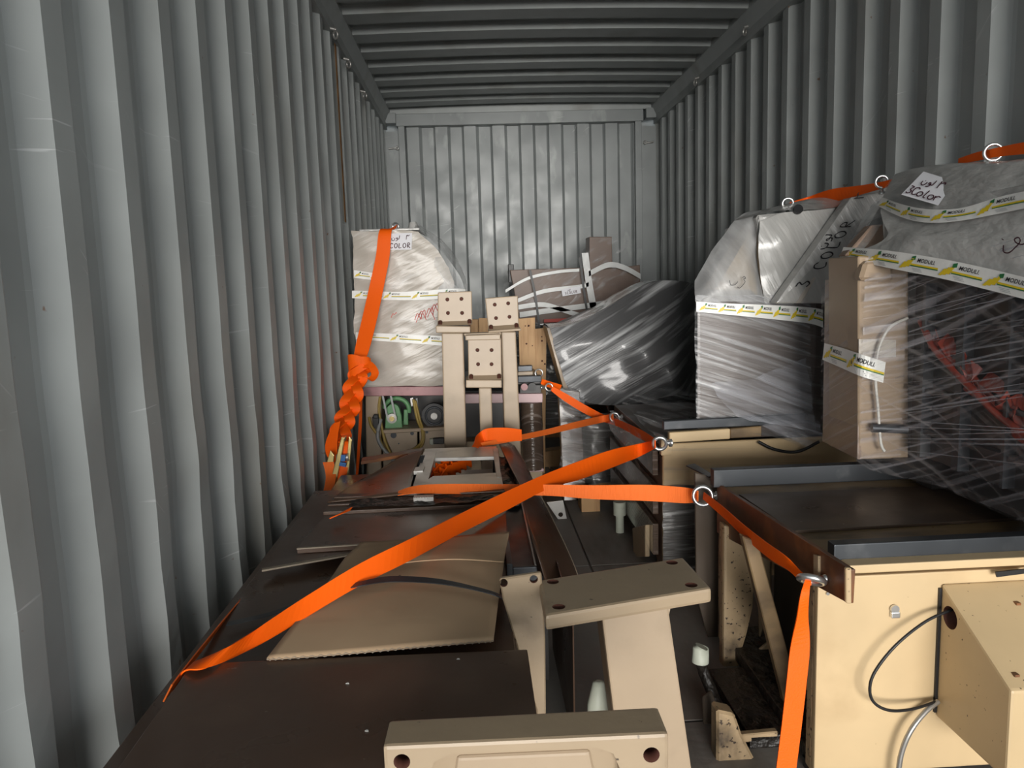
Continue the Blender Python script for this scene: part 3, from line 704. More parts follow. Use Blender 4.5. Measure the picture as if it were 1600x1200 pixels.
# green bearing block
g = MB(); pts = [(601, 674), (603, 644)]+[(614-11*math.cos(a*math.pi/8), 643-12*math.sin(a*math.pi/8)) for a in range(9)]+[(627, 650), (629, 671)]
g.prism([P(x, y, Y=YM+.02) for x, y in pts], (0, .05, 0)); gb = g.build('bearing_block', 'green_cast', t, bevel=.004)
arc = MB(); c = P(620, 640, Y=YM+.09); arc.tube([c+V((.066*math.cos(a), 0, .062*math.sin(a))) for a in [(-.3+i*.235)*1.0 for i in range(15)]], .013, 8); arc.build('belt_guard', 'green_cast', t)
face([(631, 640), (637, 640), (638, 664), (630, 664)], 'guard_leg', 'green_cast', Y=YM+.08, dp=.03)
pl = MB(); c = P(613, 653, Y=YM); pl.disc(c, (0, -1, 0), .026, .02, 24); pu = pl.build('small_pulley', 'steel', t, bevel=.003)
pl = MB(); pl.disc(c+V((0, -.02, 0)), (0, -1, 0), .013, .012, 16); pl.build('shaft_end', 'gold', pu, bevel=.002)
pl = MB(); c = P(679, 648, Y=YM+.05); pl.disc(c, (0, -1, 0), .066, .03, 32); pu = pl.build('large_pulley', 'black', t, bevel=.006)
pl = MB(); pl.torus(c+V((0, -.03, 0)), (0, 1, 0), .045, .006, 28); pl.build('pulley_groove', 'steel_dark', pu)
pl = MB(); pl.disc(c+V((0, -.03, 0)), (0, -1, 0), .018, .02, 18); pl.build('pulley_hub', 'steel', pu, bevel=.003)
face([(668, 665), (675, 659), (682, 665), (682, 668), (668, 668)], 'motor_foot', 'steel', Y=YM+.02)
for a, b in (((598, 618), (606, 656)), ((608, 606), (618, 652))):
    bl = MB(); strap_mesh(bl, [(P(*a, Y=YM-.01), (1, 0, 0), .010), (P(*b, Y=YM-.015), (1, 0, 0), .010)], 2, .006); bl.build('drive_belt', 'grey_cable', t)
def cable(pts, Y, r, m, nm='cable', par=None):
    b = MB(); b.tube(spline([P(x, y, Y=Y+d) for x, y, d in pts], 8), r, 7); return b.build(nm, m, par or t)
cable([(594, 620, 0), (592, 640, 0), (596, 665, -.02), (602, 690, -.03), (612, 712, -.03)], YM, .008, 'yellow_cable')
cable([(577, 652, -.02), (580, 665, -.04), (590, 680, -.04), (600, 700, -.04), (618, 725, -.03)], YM, .008, 'yellow_cable')
cable([(595, 655, -.02), (590, 680, -.05), (596, 697, -.05), (612, 716, -.05), (622, 730, -.03)], YM, .010, 'grey_cable')
cable([(646, 624, 0), (652, 655, 0), (660, 675, -.03), (658, 692, -.04), (645, 703, -.03), (636, 706, -.03)], YM, .008, 'yellow_cable')
cable([(649, 626, 0), (656, 655, 0), (662, 676, -.03), (660, 695, -.04), (648, 706, -.03)], YM, .006, 'yellow_cable')
cable([(651, 622, .02), (653, 645, .02), (658, 672, -.02)], YM, .006, 'grey_cable')
face([(581, 652), (592, 652), (592, 672), (583, 668)], 'limit_switch', 'black', Y=YM-.04, dp=.04)
face([(583, 648), (591, 648), (591, 654), (583, 654)], 'limit_switch', 'black', Y=YM-.05, dp=.03)
b = MB(); b.disc(P(615, 680, Y=YM-.001), (0, -1, 0), .016, .003, 16); b.disc(P(644, 677, Y=YM-.001), (0, -1, 0), .010, .003, 14); b.disc(P(623, 693, Y=YM-.001), (0, -1, 0), .004, .003, 10); b.disc(P(667, 675, Y=YM-.001), (0, -1, 0), .008, .003, 12); b.build('bolt_heads', 'steel_dark', t)
face([(676, 685), (694, 684), (694, 694), (676, 694)], 'connector', 'black', Y=YM-.02)
face([(671, 686), (677, 686), (677, 696), (671, 694)], 'connector_pin', 'white_plastic', Y=YM-.025)
face([(640, 622), (646, 620), (648, 634), (642, 636)], 'terminal', 'steel', Y=YM+.04)
# wrapped roller housing on its right end
face([(700, 610), (815, 610), (815, 690), (700, 690)], 'roller_guard', 'dark', Y=YM+.12, dp=.1)
rc = MB(); x0 = P(813, 640, Y=YM-.06).x; x1 = P(848, 640, Y=YM-.06).x; zz0 = P(830, 734, Y=YM-.06).z; zz1 = P(830, 629, Y=YM-.06).z
rc.tube([((x0+x1)/2, YM-.03, zz0), ((x0+x1)/2, YM-.03, (zz0+zz1)/2), ((x0+x1)/2, YM-.03, zz1)], (x1-x0)/2, 20); rc.build('wrapped_roller', 'brown_film', t)
face([(700, 616), (848, 615), (848, 629), (700, 631)], 'pale_plate', 'palepink', Y=YM-.07, dp=.05)
face([(812, 733), (850, 732), (850, 737), (812, 738)], 'pale_foot', 'palepink', Y=YM-.07, dp=.06)
face([(812, 602), (846, 601), (846, 615), (812, 616)], 'clamp_block', 'dark', Y=YM-.04, dp=.06)
for x, r, m in ((819, .018, 'pink'), (831, .022, 'black')):
    b = MB(); b.disc(P(x, 604, Y=YM-.05), (0, -1, 0), r, .02, 18); b.build('knob', m, t, bevel=.003)
face([(809, 588), (846, 587), (846, 597), (809, 598)], 'clamp_bar', 'steel_dark', Y=YM-.05, dp=.06)
face([(809, 572), (832, 571), (832, 580), (809, 581)], 'clamp_bar', 'steel_dark', Y=YM+.0, dp=.05)
face([(809, 581), (833, 580), (833, 586), (809, 587)], 'clamp_bar', 'beige', Y=YM+.0, dp=.05)
eye_bolt(t, P(858, 605, Y=3.98), (.3, 1, 0), (-1, 0, 0), .019, .0045)
b = MB(); b.torus(P(842, 583, Y=YM-.04), (.3, 1, 0), .02, .004, 18, 6); b.build('wire_ring', 'zinc', t)

# ------------------------------------------------------------------ pale wrapped crate on top
t = thing('wrapped_crate', 'pale plastic-wrapped crate with printed tape bands and a note, by the left wall', 'crate', (-.35, 4.2, zt))
YC = 3.98; zb = zt+.003
poly = [P(553, 362, Y=YC), P(645, 360, Y=YC), P(655, 372, Y=YC), P(700, 440, Y=YC), P(703, 604, Y=YC), P(560, 604, Y=YC)]
poly[4].z = poly[5].z = zb
MB().prism([p for p in poly], (0, .52, 0)).build('body', 'bag', t, bevel=.012)
# crumpled front sheet
rows = []
for x0, y0, x1 in ((550, 361, 655), (551, 400, 690), (552, 440, 708), (553, 480, 707), (555, 520, 706), (558, 560, 706), (560, 603, 706)):
    rows.append([P(x0+(x1-x0)*k/6, y0, Y=YC-.018-.012*math.sin(math.pi*k/6)) for k in range(7)])
sh = MB(); patch(sh, rows, 5, 6, .010, 9, stretch=(.7, 1, 1.6)); sh.build('wrapping', 'bag', t)
rows = [[P(646, 358, Y=YC+.05), P(650, 352, Y=YC+.2), P(655, 352, Y=YC+.45)], [P(672, 372, Y=YC), P(685, 372, Y=YC+.2), P(690, 375, Y=YC+.45)],
        [P(700, 405, Y=YC-.01), P(712, 405, Y=YC+.2), P(716, 408, Y=YC+.45)], [P(722, 438, Y=YC-.01), P(728, 440, Y=YC+.2), P(730, 445, Y=YC+.45)], [P(726, 470, Y=YC-.01), P(730, 470, Y=YC+.2), P(731, 475, Y=YC+.45)]]
sh = MB(); patch(sh, rows, 5, 5, .006, 8); sh.build('loose_bag', 'f_bag', t)
rows = [[P(640, 362, Y=YC-.02), P(652, 362, Y=YC-.01), P(672, 372, Y=YC)], [P(660, 400, Y=YC-.02), P(680, 402, Y=YC-.02), P(701, 405, Y=YC-.01)], [P(670, 445, Y=YC-.02), P(700, 443, Y=YC-.025), P(722, 438, Y=YC-.01)], [P(670, 480, Y=YC-.02), P(705, 478, Y=YC-.02), P(726, 470, Y=YC-.01)]]
sh = MB(); patch(sh, rows, 5, 5, .004, 8); sh.build('loose_bag', 'f_bag', t)
b = MB(); b.box(P(560, 357, Y=YC).x, P(655, 357, Y=YC).x, YC+.02, YC+.5, poly[0].z+.0, poly[0].z+.012); b.build('lid', 'bag_grey', t, bevel=.004)
yt = YC-.036
tape(t, [(P(550, 466, Y=yt), P(550, 454, Y=yt)), (P(630, 469, Y=yt), P(630, 456, Y=yt)), (P(706, 466, Y=yt), P(706, 451, Y=yt)), (P(727, 462, Y=YC-.02), P(727, 452, Y=YC-.02))], .034, 4, small=True)
tape(t, [(P(553, 434, Y=yt), P(553, 422, Y=yt)), (P(580, 437, Y=yt), P(580, 426, Y=yt)), (P(602, 436, Y=yt), P(602, 428, Y=yt))], .028, 2, small=True)
tape(t, [(P(556, 530, Y=yt), P(556, 519, Y=yt)), (P(625, 535, Y=yt), P(625, 522, Y=yt)), (P(690, 540, Y=yt), P(690, 525, Y=yt)), (P(706, 541, Y=yt), P(706, 527, Y=yt))], .036, 3, small=True)
q = [P(603, 391, Y=yt), P(643, 390, Y=yt), P(605, 365, Y=yt), P(644, 364, Y=yt)]
MB().add([q[0], q[1], q[3], q[2]], [(0, 1, 2, 3)]).build('paper_note', 'paper', t)
fn = quad_fn(q[0], q[1], q[2], q[3], .12, .085, V((0, -.002, 0)))
b = MB(); write(b, fn, ['C', 'O', 'L', 'O', 'R'], .017, .010, .024, .0042, adv=.84); write(b, fn, ['lwn'], .022, .048, .026, .0035); write(b, fn, ['3a'], .092, .052, .024, .0035); b.build('handwriting', 'purple_ink', t)
b = MB(); fr = lambda u, v: P(610+u, 500-v, Y=yt+.006)
for x0, y0 in ((0, 0), (38, 0), (44, 4), (56, 8), (64, 14)):
    stroke(b, fr, [(x0, y0), (x0+4, y0+10), (x0+8, y0+4), (x0+14, y0-8)], 1.1); stroke(b, fr, [(x0+2, y0-4), (x0+9, y0+12), (x0+11, y0)], 1.)
b.build('red_marks', 'red_ink', t)
eye_bolt(t, P(618, 354, Y=YC+.1), (.5, 1, 0), (0, 0, -1), .018, .0045)
b = MB(); b.tube([P(646, 357, Y=YC+.2), P(645, 347, Y=YC+.2)], [.03, .018], 10); b.build('film_knot', 'bag_grey', t)

# ================================================================== right side, nearest machine base
def prism_at(parent, pts, nm, m, ext, Y=None, X=None, Z=None, bev=.003):
    return MB().prism([P(p[0], p[1], Y=Y, X=X, Z=Z) if len(p) == 2 else P(p[0], p[1], **p[2]) for p in pts], ext).build(nm, m, parent, bevel=bev, seg=1)
YF, YK = 1.64, 2.36            # front and back of the table
XA, XB = .755, 1.50
zt1 = .545                     # table frame top
t = thing('printing_machine', 'nearest cream machine base with a stained brown table top, its front panel lit', 'machine', ((XA+XB)/2, 2, 0))
NEAR = t
front = MB().box(XA, XB, YF, YF+.02, .03, zt1-.03).build('front_panel', 'cream', t, bevel=.004)
MB().prism([P(1328, 897, Y=YF-.02), (XB, YF-.02, P(1328, 897, Y=YF-.02).z), (XB, YF-.02, P(1328, 884, Y=YF-.02).z), P(1328, 884, Y=YF-.02)], (0, .05, 0)).build('front_lip', 'cream', t, bevel=.003)
MB().box(XA, XB, YF+.03, YK, zt1-.05, zt1).build('table_frame', 'tan_frame', t, bevel=.004)
sheet = [P(1155, 772, Z=zt1+.008), P(1240, 829, Z=zt1+.008), V((XB, P(1240, 829, Z=zt1+.008).y+.02, zt1+.008)), V((XB, P(1155, 772, Z=zt1+.008).y, zt1+.008))]
MB().prism(sheet, (0, 0, -.008)).build('table_sheet', 'table', t, bevel=.001)
zb0, zb1 = zt1+.004, zt1+.038
xb0 = P(1300, 870, Y=YF+.03).x
MB().box(xb0, XB, YF+.02, YF+.055, zb0-.004, zb1).build('stop_bar', 'steel_dark', t, bevel=.003)
xb1 = P(1114, 740, Y=YK-.04).x
MB().box(xb1, XB, YK-.05, YK-.012, zb0-.004, P(1114, 734, Y=YK-.04).z).build('stop_bar', 'steel_dark', t, bevel=.003)
# rusty side rail with the two lifting eyes
sp = [P(1120, 756, X=XA-.012), P(1328, 890, X=XA-.012), P(1325, 943, X=XA-.012), P(1120, 832, X=XA-.012)]
MB().prism(sp, (.012, 0, 0)).build('side_rail', 'rusty', t, bevel=.002)
prism_at(t, [(1271, 866), (1278, 869), (1278, 905), (1271, 902)], 'rail_clip', 'cream_shade', (.006, 0, 0), X=XA-.018, bev=0)
prism_at(t, [(1322, 888), (1331, 888), (1331, 944), (1322, 943)], 'rail_end', 'cream_dirty', (0, .010, 0), Y=sp[1].y-.004, bev=.002)
gm = MB(); patch(gm, [[P(1300+6*i, 880+3*i+R_.uniform(-1, 1), Y=1.60) for i in range(6)], [P(1298+7*i, 893+4*i+R_.uniform(-2, 2), Y=1.595) for i in range(6)]], 4, 4, .004, 50); gm.build('sludge', 'grease', t)
E1 = P(1098, 775, X=XA-.055); E2 = P(1268, 906, X=XA-.045)
eye_bolt(t, E1, (.28, 1, -.2), (1, 0, 0), .029, .0065)
eye_bolt(t, E2, (.35, .55, 1.0), (1, .1, 0), .025, .0075)
# far corner plate
prism_at(t, [(1086, 739), (1114, 745), (1128, 760), (1131, 1110), (1110, 1010), (1088, 930)], 'corner_plate', 'corner_brown', (0, .012, 0), Y=YK+.06, bev=.002)
prism_at(t, [(1072, 727), (1085, 724), (1114, 741), (1108, 745)], 'bent_tab', 'steel_dark', (0, 0, -.004), Z=zt1+.012, bev=0)
# open side: casting, brace, tank
YQ = 2.22
cast = MB(); pts = [(1131, 820), (1150, 826), (1163, 845), (1174, 875), (1179, 910), (1177, 950), (1168, 990), (1156, 1030), (1158, 1075), (1168, 1110), (1130, 1100)]
cast.prism([P(x, y, Y=YQ) for x, y in pts], (0, .05, 0)); cast.build('side_casting', 'cream_dirty', t, bevel=.010)
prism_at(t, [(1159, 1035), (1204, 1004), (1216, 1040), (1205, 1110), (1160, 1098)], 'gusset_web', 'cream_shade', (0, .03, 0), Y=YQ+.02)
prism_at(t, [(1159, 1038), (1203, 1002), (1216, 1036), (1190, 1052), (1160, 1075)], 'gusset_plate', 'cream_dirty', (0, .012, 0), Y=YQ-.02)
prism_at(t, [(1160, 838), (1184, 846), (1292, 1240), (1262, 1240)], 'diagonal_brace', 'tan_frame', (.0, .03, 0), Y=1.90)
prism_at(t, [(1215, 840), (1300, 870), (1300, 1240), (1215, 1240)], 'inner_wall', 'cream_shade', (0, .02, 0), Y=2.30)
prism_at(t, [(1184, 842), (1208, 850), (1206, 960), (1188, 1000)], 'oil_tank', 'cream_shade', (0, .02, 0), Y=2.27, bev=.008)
MB().box(.90, 1.46, 1.72, 2.26, .08, .47).build('inner_tank', 'dark', t)  # dark box added to give the enclosed inside its shade
MB().box(XA+.01, 1.45, YF+.03, YK, .02, .06).build('base_tray', 'grease', t, bevel=.004)
zl = P(1160, 1105, Y=2.15).z
gm = MB(); rows = [[P(1128+18*i, 1156-18*j+R_.uniform(-4, 4), Y=1.80+.06*j) for i in range(6)] for j in range(4)]
patch(gm, rows, 5, 5, .012, 30); gm.build('sludge', 'grease', t)
prism_at(t, [(1152, 1149), (1216, 1143), (1216, 1155), (1154, 1162)], 'tray_rim', 'cream_dirty', (0, .02, 0), Y=1.80)
prism_at(t, [(1120, 1110), (1148, 1116), (1160, 1150), (1186, 1200), (1192, 1252), (1120, 1252)], 'foot_casting', 'cream_dirty', (0, .05, 0), Y=1.76, bev=.006)
prism_at(t, [(1098, 1090), (1112, 1080), (1124, 1110), (1124, 1184), (1102, 1180)], 'drip_tray', 'corner_brown', (0, .01, 0), Y=1.92)
for x in (XA+.03, XB-.06):
    for y in (YF+.06, YK-.06): MB().box(x-.02, x+.03, y-.025, y+.025, 0, .03).build('foot', 'dark', t)
for y in (YF+.02, YK-.03): MB().box(XA, XA+.03, y, y+.03, .03, zt1-.05).build('corner_post', 'cream_dirty', t, bevel=.003)
MB().box(.66, XA+.01, 1.80, 2.15, 0, .035).build('skirt_tray', 'grease', t, bevel=.004)
# drain hose with a pale cap
b = MB(); pts = [P(1094, 1030, Y=2.02), P(1100, 1052, Y=2.02), P(1112, 1080, Y=2.0), P(1122, 1108, Y=1.97), P(1130, 1140, Y=1.94)]
b.tube(spline(pts, 6), .016, 10); dh = b.build('drain_hose', 'grease', t)
b = MB(); b.tube([P(1096, 1010, Y=2.02), P(1095, 1012, Y=2.02), P(1094, 1034, Y=2.02)], [.018, .022, .024], 14); b.build('hose_cap', 'white_plastic', dh)
b = MB(); b.tube([P(1123, 1060, Y=2.15), P(1126, 1090, Y=2.15)], .006, 8); b.build('pipe_stub', 'white_plastic', t)
# cable clip and slot on the front panel
b = MB(); c = P(1397, 951, Y=YF-.003); b.disc(c, (0, -1, 0), .010, .006, 14); b.box(c.x-.009, c.x+.011, c.y-.008, c.y+.003, c.z-.020, c.z-.006); b.build('cable_clip', 'zinc', t, bevel=.002)
b = MB(); c = P(1293, 927, Y=YF-.001); b.disc(c, (0, -1, 0), .004, .003, 12); b.build('screw', 'steel', t)
prism_at(t, [(1556, 894), (1604, 889), (1604, 896), (1558, 902)], 'lip_slot', 'black', (0, .004, 0), Y=YF-.0225, bev=0)
# guard box on the front
XG = P(1470, 912, Y=YF).x
pa, pb_ = P(1470, 912, Y=YF-.002), P(1580, 1080, X=XG); pc, pd = P(1576, 1225, X=XG), P(1465, 1118, Y=YF-.002)
gpoly = [V((XG, YF-.002, pa.z)), V((XG, pb_.y, pb_.z)), V((XG, pb_.y, pc.z)), V((XG, YF-.002, pd.z))]
g = MB().prism(gpoly, (XB-XG, 0, 0)).build('guard_box', 'cream_dirty', t, bevel=.006)
g.data.materials.clear(); g.data.materials.append(mat('cream_guard_paint', (.58, .43, .245), .42, speck=(.08, .05, .03, 1), speck_scale=100, speck_amt=.05, dirt_or_sheen=(.42, .3, .17, 1), dirt_or_sheen_amt=.3, dirt_or_sheen_scale=5))
c = MB(); hc = P(1487, 967, X=XG); c.tube([hc+V((-.03, .006, 0)), hc+V((.10, .006, 0))], .026, 20); cut(g, c)
for px, py in ((1586, 1066), (1590, 930)):
    cc = P(px, py, Y=pb_.y+.03 if py > 1000 else YF-.06); 
    d = (gpoly[1]-gpoly[0]); f = (cc.y-gpoly[0].y)/d.y; cc.z = gpoly[0].z+d.z*f+.001
    b = MB(); b.box(cc.x-.005, cc.x+.005, cc.y-.006, cc.y+.006, cc.z-.002, cc.z+.003); b.build('rivet', 'rusty', g)
MB().box(XG-.006, XG, YF-.006, YF, pd.z+.01, pa.z-.01).build('gap_seal', 'black', t)
yc = YF-.03
b = MB(); b.tube(spline([P(1505, 948, Y=yc+.02), P(1484, 954, Y=yc), P(1445, 972, Y=yc-.01), P(1400, 1008, Y=yc-.02), P(1368, 1048, Y=yc-.02), P(1359, 1076, Y=yc-.02), P(1366, 1098, Y=yc-.02), P(1390, 1110, Y=yc-.02), P(1425, 1108, Y=yc-.01), P(1464, 1096, Y=yc+.01)], 8), .0035, 8)
b.build('cable_loop', 'black', t)
b = MB(); b.tube(spline([P(1466, 1096, Y=yc+.01), P(1446, 1112, Y=yc), P(1424, 1140, Y=yc-.01), P(1409, 1175, Y=yc-.01), P(1403, 1215, Y=yc-.01), P(1402, 1260, Y=yc)], 8), .006, 10)
b.build('grey_conduit', 'steel', t)

# ------------------------------------------------------------------ T-shaped cast leg beside the aisle
ZT_ = .59
t = thing('cast_pedestal', 'free-standing beige T-shaped cast leg with a four-hole top flange, near the nearest machine base', 'pedestal', (.27, 1.5, 0))
fq = [P(852, 962, Z=ZT_), P(1112, 919, Z=ZT_), P(1067, 870, Z=ZT_), P(842, 906, Z=ZT_)]
o = MB().prism(fq, (0, 0, -.030)).build('top_flange', 'beige_worn', t, bevel=.007, seg=2)
c = MB()
for x, y in ((864, 909), (1050, 879), (873, 948), (1080, 914)): c.tube([P(x, y, Z=ZT_)+V((0, 0, .02)), P(x, y, Z=ZT_)+V((0, 0, -.05))], .0125, 18)
cut(o, c)
s0, s1 = P(938, 985, Y=1.475), P(1042, 955, Y=1.475); s2, s3 = P(1098, 1420, Y=1.475), P(986, 1420, Y=1.475)
s2.z = s3.z = 0; s0.z = s1.z = ZT_-.03
MB().prism([s0, s1, s2, s3], (0, .012, 0)).build('front_plate', 'beige', t, bevel=.004)
MB().prism([s0+V((0, .012, 0)), s0+V((.012, .012, 0)), s3+V((.012, .012, 0)), s3+V((0, .012, 0))], (0, .09, 0)).build('side_plate', 'beige_worn', t)
MB().prism([s1+V((-.012, .012, 0)), s1+V((0, .012, 0)), s2+V((0, .012, 0)), s2+V((-.012, .012, 0))], (0, .09, 0)).build('side_plate', 'beige_worn', t)
fl = MB(); fl.prism([s0+V((-.04, .0, 0)), s0, s0+V((.004, 0, -.04)), s0+V((-.004, 0, -.020)), s0+V((-.018, 0, -.005))], (0, .1, 0)); fl.build('fillet', 'beige', t)
fl = MB(); fl.prism([s1, s1+V((.04, .0, 0)), s1+V((.022, 0, -.005)), s1+V((.009, 0, -.018)), s1+V((.004, 0, -.04))], (0, .1, 0)); fl.build('fillet', 'beige', t)

# ------------------------------------------------------------------ bracket lying in the foreground
pz = P(597, 1166, Y=.90)
zt_ = pz.z
q0, q1 = P(598, 1166, Z=zt_), P(1045, 1146, Z=zt_+.0); q2, q3 = P(1028, 1104, Z=zt_), P(608, 1125, Z=zt_)
t = thing('cast_pedestal', 'beige cast flange lying on its side on the nearest board, lower edge of the foreground', 'pedestal', (.1, .93, ZB))
o = MB().prism([q0, q1, q2, q3], (0, 0, -(zt_-ZB-.001))).build('flange_block', 'beige_worn', t, bevel=.005)
ux = (q1-q0).normalized(); uy = V((-ux.y, ux.x, 0)); Wd = (q1-q0).length
def L_(u, v, d): return q0+ux*u+uy*d+V((0, 0, -v))
c = MB()
for x, y in ((628, 1190), (1016, 1174)):
    h = P(x, y, Y=q0.y); u = (h-q0).dot(ux); v = q0.z-h.z; c.tube([L_(u, v, -.02), L_(u, v, .04)], .0105, 18)
cut(o, c)
c = MB(); n_ = 10; u0, u1, v0 = .055, Wd-.062, .010
pp = [L_(u0, .2, -.01), L_(u0, v0+.035, -.01), L_(u0+.008, v0+.014, -.01), L_(u0+.03, v0+.004, -.01), L_(u1-.03, v0+.004, -.01), L_(u1-.008, v0+.014, -.01), L_(u1, v0+.035, -.01), L_(u1, .2, -.01)]
c.prism(pp, uy*.032)
pk = c.build('pocket', 'beige_worn')
md = o.modifiers.new('b', 'BOOLEAN'); md.object = pk; md.operation = 'DIFFERENCE'; md.solver = 'EXACT'
dg = bpy.context.evaluated_depsgraph_get(); dg.update(); me = bpy.data.meshes.new_from_object(o.evaluated_get(dg)); o.modifiers.clear(); o.data = me; bpy.data.objects.remove(pk)
MB().prism([L_(u0+.035, v0+.02, .018), L_(u1-.035, v0+.02, .018), L_(u1-.02, .115, .018), L_(u0+.02, .115, .018)], uy*.02).build('web_face', 'beige', t, bevel=.006, seg=3)

# ------------------------------------------------------------------ triangular gusset plate
t = thing('gusset_bracket', 'tapering beige gusset plate with two holes standing beside the cardboard sheet', 'pedestal', (.1, 1.5, 0))
o = prism_at(t, [(780, 905), (846, 895), (849, 935), (852, 1000), (853, 1110), (853, 1385), (846, 1385), (838, 1110), (786, 938)], 'gusset_plate', 'beige_worn', (0, .014, 0), Y=1.50, bev=.003)
c = MB()
for x, y in ((787, 911), (834, 905)): c.disc(P(x, y, Y=1.50)+V((0, -.03, 0)), (0, 1, 0), .0085, .06, 16)
cut(o, c)
MB().box(.055+.04, .16, 1.50, 1.56, 0, .02).build('foot_plate', 'beige_worn', t)
# white funnel-like cap on the floor
c = P(934, 1110, Y=1.72)
b = MB(); b.tube([(c.x, c.y, 0), (c.x, c.y, .02), (c.x, c.y, P(934, 1100, Y=1.72).z), (c.x+.003, c.y, P(934, 1066, Y=1.72).z), (c.x+.003, c.y, P(934, 1064, Y=1.72).z)], [.03, .03, .025, .014, .006], 16)
tag(b.build('plastic_bottle', 'white_plastic'), 'slim off-white plastic bottle standing on the floor behind the T-shaped leg', 'bottle')
# dark panel leaning in the gap
t = tag(MB().prism([(.215, 1.85, 0), (.220, 1.85, 0), (.222, 1.85, .36), (.218, 1.85, .36)], (0, .55, 0)).build('leaning_sheet', 'board', bevel=.002), 'thin dark brown sheet leaning in the gap behind the T-shaped leg', 'panel')
# aisle pieces
t = thing('steel_plate', 'small pale steel plate with one hole, standing in the aisle', 'plate', P(872, 822, Y=3.78))
q = [P(854, 785, Y=3.78), P(880, 782, Y=3.78), P(886, 820, Y=3.78), P(872, 826, Y=3.78)]; q[2].z = 0; q[3].z = 0
o = MB().prism(q, (0, .012, 0)).build('plate', 'steel', t, bevel=.001); c = MB(); c.disc(P(876, 804, Y=3.78)+V((0, -.01, 0)), (0, 1, 0), .012, .04, 14); cut(o, c)
q = [P(908, 782, Y=3.88), P(938, 782, Y=3.88), P(938, 811, Y=3.88), P(909, 812, Y=3.88)]
tag(MB().box(q[3].x, q[2].x, 3.88, 4.02, 0, q[0].z+.04).build('wood_block', 'pine', bevel=.003), 'orange-brown pine block on the aisle floor under the pale webbing', 'block')

# ================================================================== second machine base on the right
YF2, YK2, zt2 = 2.92, 3.98, .555
t = thing('printing_machine', 'film-wrapped cream machine base behind the nearest one, a grey bar on its edge', 'machine', (1.1, 3.5, 0))
xl2 = P(1036, 700, Y=YF2).x
prism_at(t, [(1036, 694), (1340, 680), (1340, 1000), (1036, 1000)], 'front_panel', 'cream', (0, .02, 0), Y=YF2, bev=.004)
MB().box(xl2, XB, YF2+.02, YK2, .05, .50).build('body', 'brown', t, bevel=.004)
prism_at(t, [(1046, 676), (1141, 670), (1141, 686), (1046, 692)], 'edge_block', 'cream', (0, .03, 0), Y=YF2-.012)
prism_at(t, [(1141, 670), (1190, 666), (1190, 682), (1141, 685)], 'edge_block', 'tan_frame', (0, .03, 0), Y=YF2-.012)
prism_at(t, [(1037, 658), (1260, 646), (1260, 662), (1037, 672)], 'stop_bar', 'steel_dark', (0, .025, 0), Y=YF2+.002)
MB().box(xl2, XB, YF2+.02, YK2, .50, zt2-.012).build('table_sheet', 'table', t, bevel=.003)
zz = P(1060, 800, Y=YF2).z
sh = MB(); patch(sh, [[P(1036, 760, Y=YF2-.012), P(1065, 758, Y=YF2-.014), P(1092, 757, Y=YF2-.012)], [P(1036, 820, Y=YF2-.02), P(1065, 820, Y=YF2-.026), P(1092, 820, Y=YF2-.02)], [P(1036, 905, Y=YF2-.012), P(1065, 905, Y=YF2-.016), P(1092, 905, Y=YF2-.012)]], 6, 8, .006, 14, stretch=(1, 1, 3)); sh.build('film_wrap', 'silver_low', t)
rows = [[P(1037+45*k, y, Y=YF2-.02-.004*(k % 2)) for k in range(6)] for y in (700, 740, 790, 840)]
sh = MB(); patch(sh, rows, 4, 5, .003, 9); sh.build('stretch_film', 'f_head2', t)
# side, wrapped: brown boards with gaps, film over all
for i, (z0, z1) in enumerate(((.09, .22), (.26, .38), (.42, .52))):
    MB().box(xl2-.03, xl2-.008, YF2+.05, YK2-.03, z0, z1).build('side_board', 'brown_film', t, bevel=.003)
rows = [[V((xl2-.045-.02*math.sin(math.pi*j/5), YF2+.0+(YK2-YF2)*i/6, .10+.46*j/5)) for j in range(6)] for i in range(7)]
sh = MB(); patch(sh, rows, 5, 5, .010, 6); sh.build('stretch_film', 'f_head2', t)
# loose film over the top
rows = [[P(958, 655, Y=3.92), P(985, 668, Y=3.5), P(1012, 690, Y=3.2), P(1030, 720, Y=2.97)],
        [P(980, 622, Y=4.0), P(1020, 640, Y=3.6), P(1035, 655, Y=3.2), P(1045, 675, Y=2.94)],
        [P(1030, 606, Y=4.05), P(1080, 622, Y=3.6), P(1100, 645, Y=3.2), P(1120, 660, Y=2.92)],
        [P(1100, 604, Y=3.9), P(1150, 620, Y=3.5), P(1180, 648, Y=3.2), P(1190, 680, Y=2.90)],
        [P(1200, 590, Y=3.4), P(1230, 615, Y=3.2), P(1250, 650, Y=3.08), P(1265, 690, Y=2.87)]]
sh = MB(); patch(sh, rows, 6, 6, .014, 7); sh.build('stretch_film', 'f_wrap', t)
rows = [[P(1130, 640, Y=3.2), P(1160, 650, Y=3.1), P(1190, 665, Y=2.92), P(1230, 690, Y=2.87)], [P(1190, 618, Y=3.2), P(1215, 630, Y=3.1), P(1240, 655, Y=2.92), P(1255, 700, Y=2.86)], [P(1260, 610, Y=3.2), P(1270, 632, Y=3.1), P(1280, 655, Y=2.92), P(1284, 690, Y=2.84)]]
sh = MB(); patch(sh, rows, 6, 6, .02, 9); sh.build('stretch_film', 'f_haze', t)
rows = [[P(950, 660, Y=3.7), P(965, 650, Y=3.8), P(985, 640, Y=3.9)], [P(965, 690, Y=3.55), P(985, 668, Y=3.55), P(1000, 655, Y=3.6)], [P(985, 705, Y=3.3), P(1005, 690, Y=3.3), P(1022, 680, Y=3.2)], [P(1000, 690, Y=3.2), P(1015, 690, Y=3.15), P(1026, 692, Y=3.1)]]
